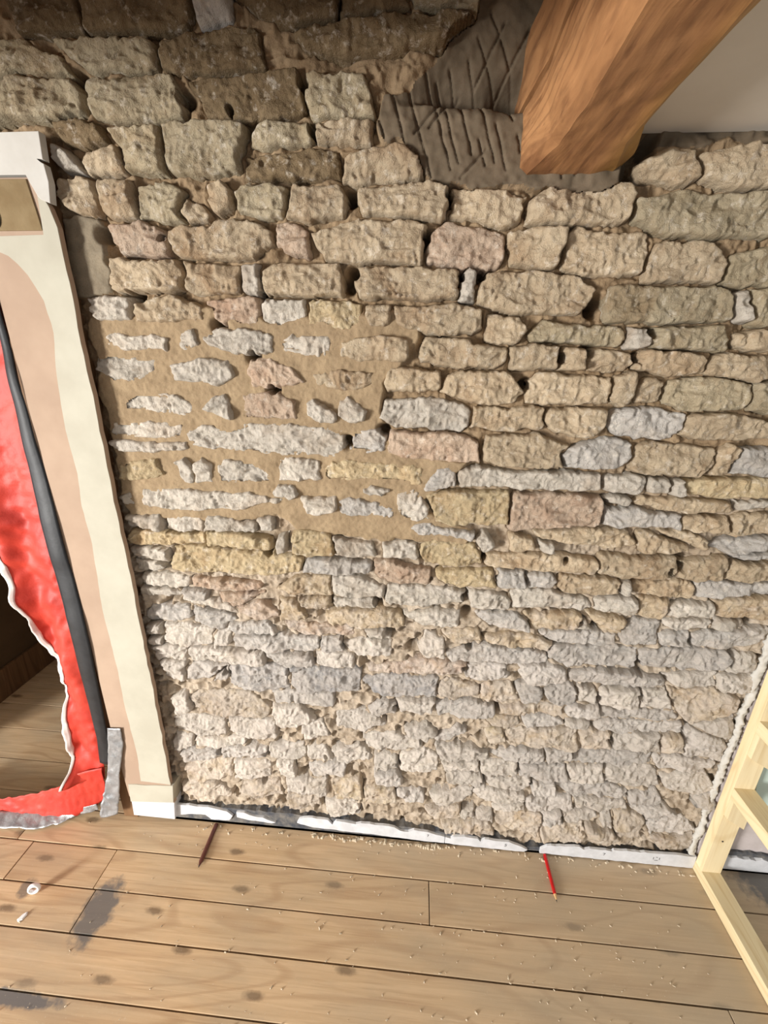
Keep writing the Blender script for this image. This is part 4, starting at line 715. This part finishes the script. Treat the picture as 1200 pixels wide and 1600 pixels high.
# ------------------------------------------------------------------ stud frame on the right
SF = prop(empty('stud_frame', (1.045, -0.03, 0)), 'new pale softwood stud frame standing against the wall at the right', 'stud frame')
box('sole_plate', 1.013, 1.074, -1.5, -0.001, 0.001, 0.040, M['softwood_y'], SF, 0.0015)
box('stud', 1.012, 1.074, -0.042, -0.011, 0.040, 2.035, M['softwood_z'], SF, 0.0015)
box('noggin', 1.012, 1.074, -1.45, -0.042, 0.380, 0.421, M['softwood_y'], SF, 0.0015)
box('noggin', 1.012, 1.074, -1.45, -0.042, 0.640, 0.681, M['softwood_y'], SF, 0.0015)
def packing(z1, z0, zr):
    bm = bmesh.new()
    pts = [(1.0125, z1), (1.0725, z1), (1.0725, zr), (1.0125, z0)]
    a = [bm.verts.new((x, -0.058, z)) for x, z in pts]; b = [bm.verts.new((x, -0.042, z)) for x, z in pts]
    bm.faces.new(a); bm.faces.new(b[::-1])
    for i in range(4): j = (i+1) % 4; bm.faces.new((a[j], a[i], b[i], b[j]))
    bm_obj('packing_block', bm, M['softwood_z'], SF, bevel=0.001)
packing(0.380, 0.308, 0.270); packing(0.640, 0.556, 0.520)
bm = bmesh.new(); bmesh.ops.create_cone(bm, cap_ends=True, segments=10, radius1=0.0028, radius2=0.0024, depth=0.002, matrix=Matrix.Translation((1.04, -0.0428, 0.19)) @ Matrix.Rotation(math.pi/2, 4, 'X'))
bm_obj('nail_head', bm, M['lead'], SF)

# ------------------------------------------------------------------ small things on the floor
def pencil(name, a, b, rad, sides, mats, label, cat, cone=0.022, flat=1.0):
    a = Vector(a); b = Vector(b); L = (b-a).length
    root = empty(name, a); root.rotation_euler = (b-a).to_track_quat('Z', 'Y').to_euler(); prop(root, label, cat)
    def lathe(nm, prof, mat, cap0, cap1, rot=0.0):
        bm = bmesh.new(); rings = []
        for z, r in prof:
            rings.append([bm.verts.new((r*math.cos(2*math.pi*(i+rot)/sides)*flat, r*math.sin(2*math.pi*(i+rot)/sides), z)) for i in range(sides)])
        for r0, r1 in zip(rings[:-1], rings[1:]):
            for i in range(sides): bm.faces.new((r0[i], r0[(i+1) % sides], r1[(i+1) % sides], r1[i]))
        if cap0: bm.faces.new(rings[0][::-1])
        if cap1: bm.faces.new(rings[-1])
        bmesh.ops.recalc_face_normals(bm, faces=bm.faces)
        me = bpy.data.meshes.new(nm); bm.to_mesh(me); bm.free(); link(nm, me, mat, root)
    lathe('body', [(0, rad*0.95), (0.001, rad), (L-cone, rad), (L-cone+0.0005, rad*0.97)], mats[0], True, False)
    lathe('sharpened_wood', [(L-cone+0.0005, rad*0.97), (L-cone*0.3, rad*0.34)], mats[1], False, False)
    lathe('lead', [(L-cone*0.3, rad*0.34), (L, rad*0.10)], mats[2], False, True)
    return root
pencil('pencil', (0.512, -0.012, 0.0055), (0.512, -0.153, 0.0053), 0.0055, 6, (M['red_pencil'], M['pencil_wood'], M['lead']), 'glossy red pencil lying on the boards, tip away from the wall', 'pencil')
pencil('pencil', (-0.680, -0.013, 0.0053), (-0.676, -0.158, 0.0051), 0.0053, 8, (M['brown_pencil'], M['brown_pencil'], M['lead']), 'dark brown pencil lying on the boards at the skirting', 'pencil', 0.020, 1.4)
bm = bmesh.new()
R0, r0 = 0.0132, 0.0048
rg = []
for i in range(28):
    a = 2*math.pi*i/28
    rg.append([bm.verts.new(((R0+r0*math.cos(2*math.pi*j/8))*math.cos(a), (R0+r0*math.cos(2*math.pi*j/8))*math.sin(a), r0*1.5*math.sin(2*math.pi*j/8))) for j in range(8)])
for i in range(28):
    for j in range(8): bm.faces.new((rg[i][j], rg[(i+1) % 28][j], rg[(i+1) % 28][(j+1) % 8], rg[i][(j+1) % 8]))
o = bm_obj('plastic_ring', bm, M['white_plastic'], None, True)
o.rotation_euler = (math.radians(84), 0, math.radians(22)); o.location = (-1.163, -0.270, 0.0185)
prop(o, 'small white plastic ring standing on edge on the floorboards', 'ring')
bm = bmesh.new()
pts = [(-0.011, -0.008), (-0.003, -0.013), (0.006, -0.007), (0.009, 0.006), (0.005, 0.014), (-0.005, 0.006)]
a = [bm.verts.new((x, y, 0.0002)) for x, y in pts]; b = [bm.verts.new((x*0.7, y*0.8, 0.004)) for x, y in pts]
bm.faces.new(a[::-1]); bm.faces.new(b)
for i in range(6): bm.faces.new((a[i], a[(i+1) % 6], b[(i+1) % 6], b[i]))
o = bm_obj('plaster_chip', bm, M['white_plastic']); o.location = (-1.147, -0.334, 0)
prop(o, 'flat white plaster chip on the boards near the white ring', 'chip')

def crumbs():
    rv, rf, k = [], [], 0
    r = random.Random(5)
    for i in range(480):
        if i < 90: x = r.uniform(-0.75, 1.0); y = -0.012-abs(r.gauss(0, 0.012)); s = r.uniform(0.0012, 0.0045)
        elif i < 150: x = r.uniform(-0.32, 0.18); y = -0.013-abs(r.gauss(0, 0.007)); s = r.uniform(0.002, 0.006)
        else: x = r.triangular(-1.3, 1.0, 0.7); y = r.uniform(-0.62, -0.02); s = r.uniform(0.0008, 0.0024)
        el = r.uniform(1, 2.6); an = r.uniform(0, math.pi); ca, sa = math.cos(an), math.sin(an)
        for (dx, dy, dz) in ((-1, -1, 0), (1, -1, 0), (1, 1, 0), (-1, 1, 0), (-.6, -.5, 1.1), (.6, -.6, .9), (.5, .6, 1.0), (-.6, .5, .8)):
            dx *= el*r.uniform(.6, 1)*s; dy *= r.uniform(.6, 1)*s
            rv.append((x+dx*ca-dy*sa, y+dx*sa+dy*ca, dz*s*r.uniform(.7, 1.1)))
        for q in ((3, 2, 1, 0), (4, 5, 6, 7), (0, 1, 5, 4), (1, 2, 6, 5), (2, 3, 7, 6), (3, 0, 4, 7)): rf.append([k+w for w in q])
        k += 8
    prop(link('plaster_crumbs', mesh_np('plaster_crumbs', rv, rf, False), M['chip']), 'scattered plaster crumbs and dust on the floorboards', 'debris', kind='stuff')
crumbs()
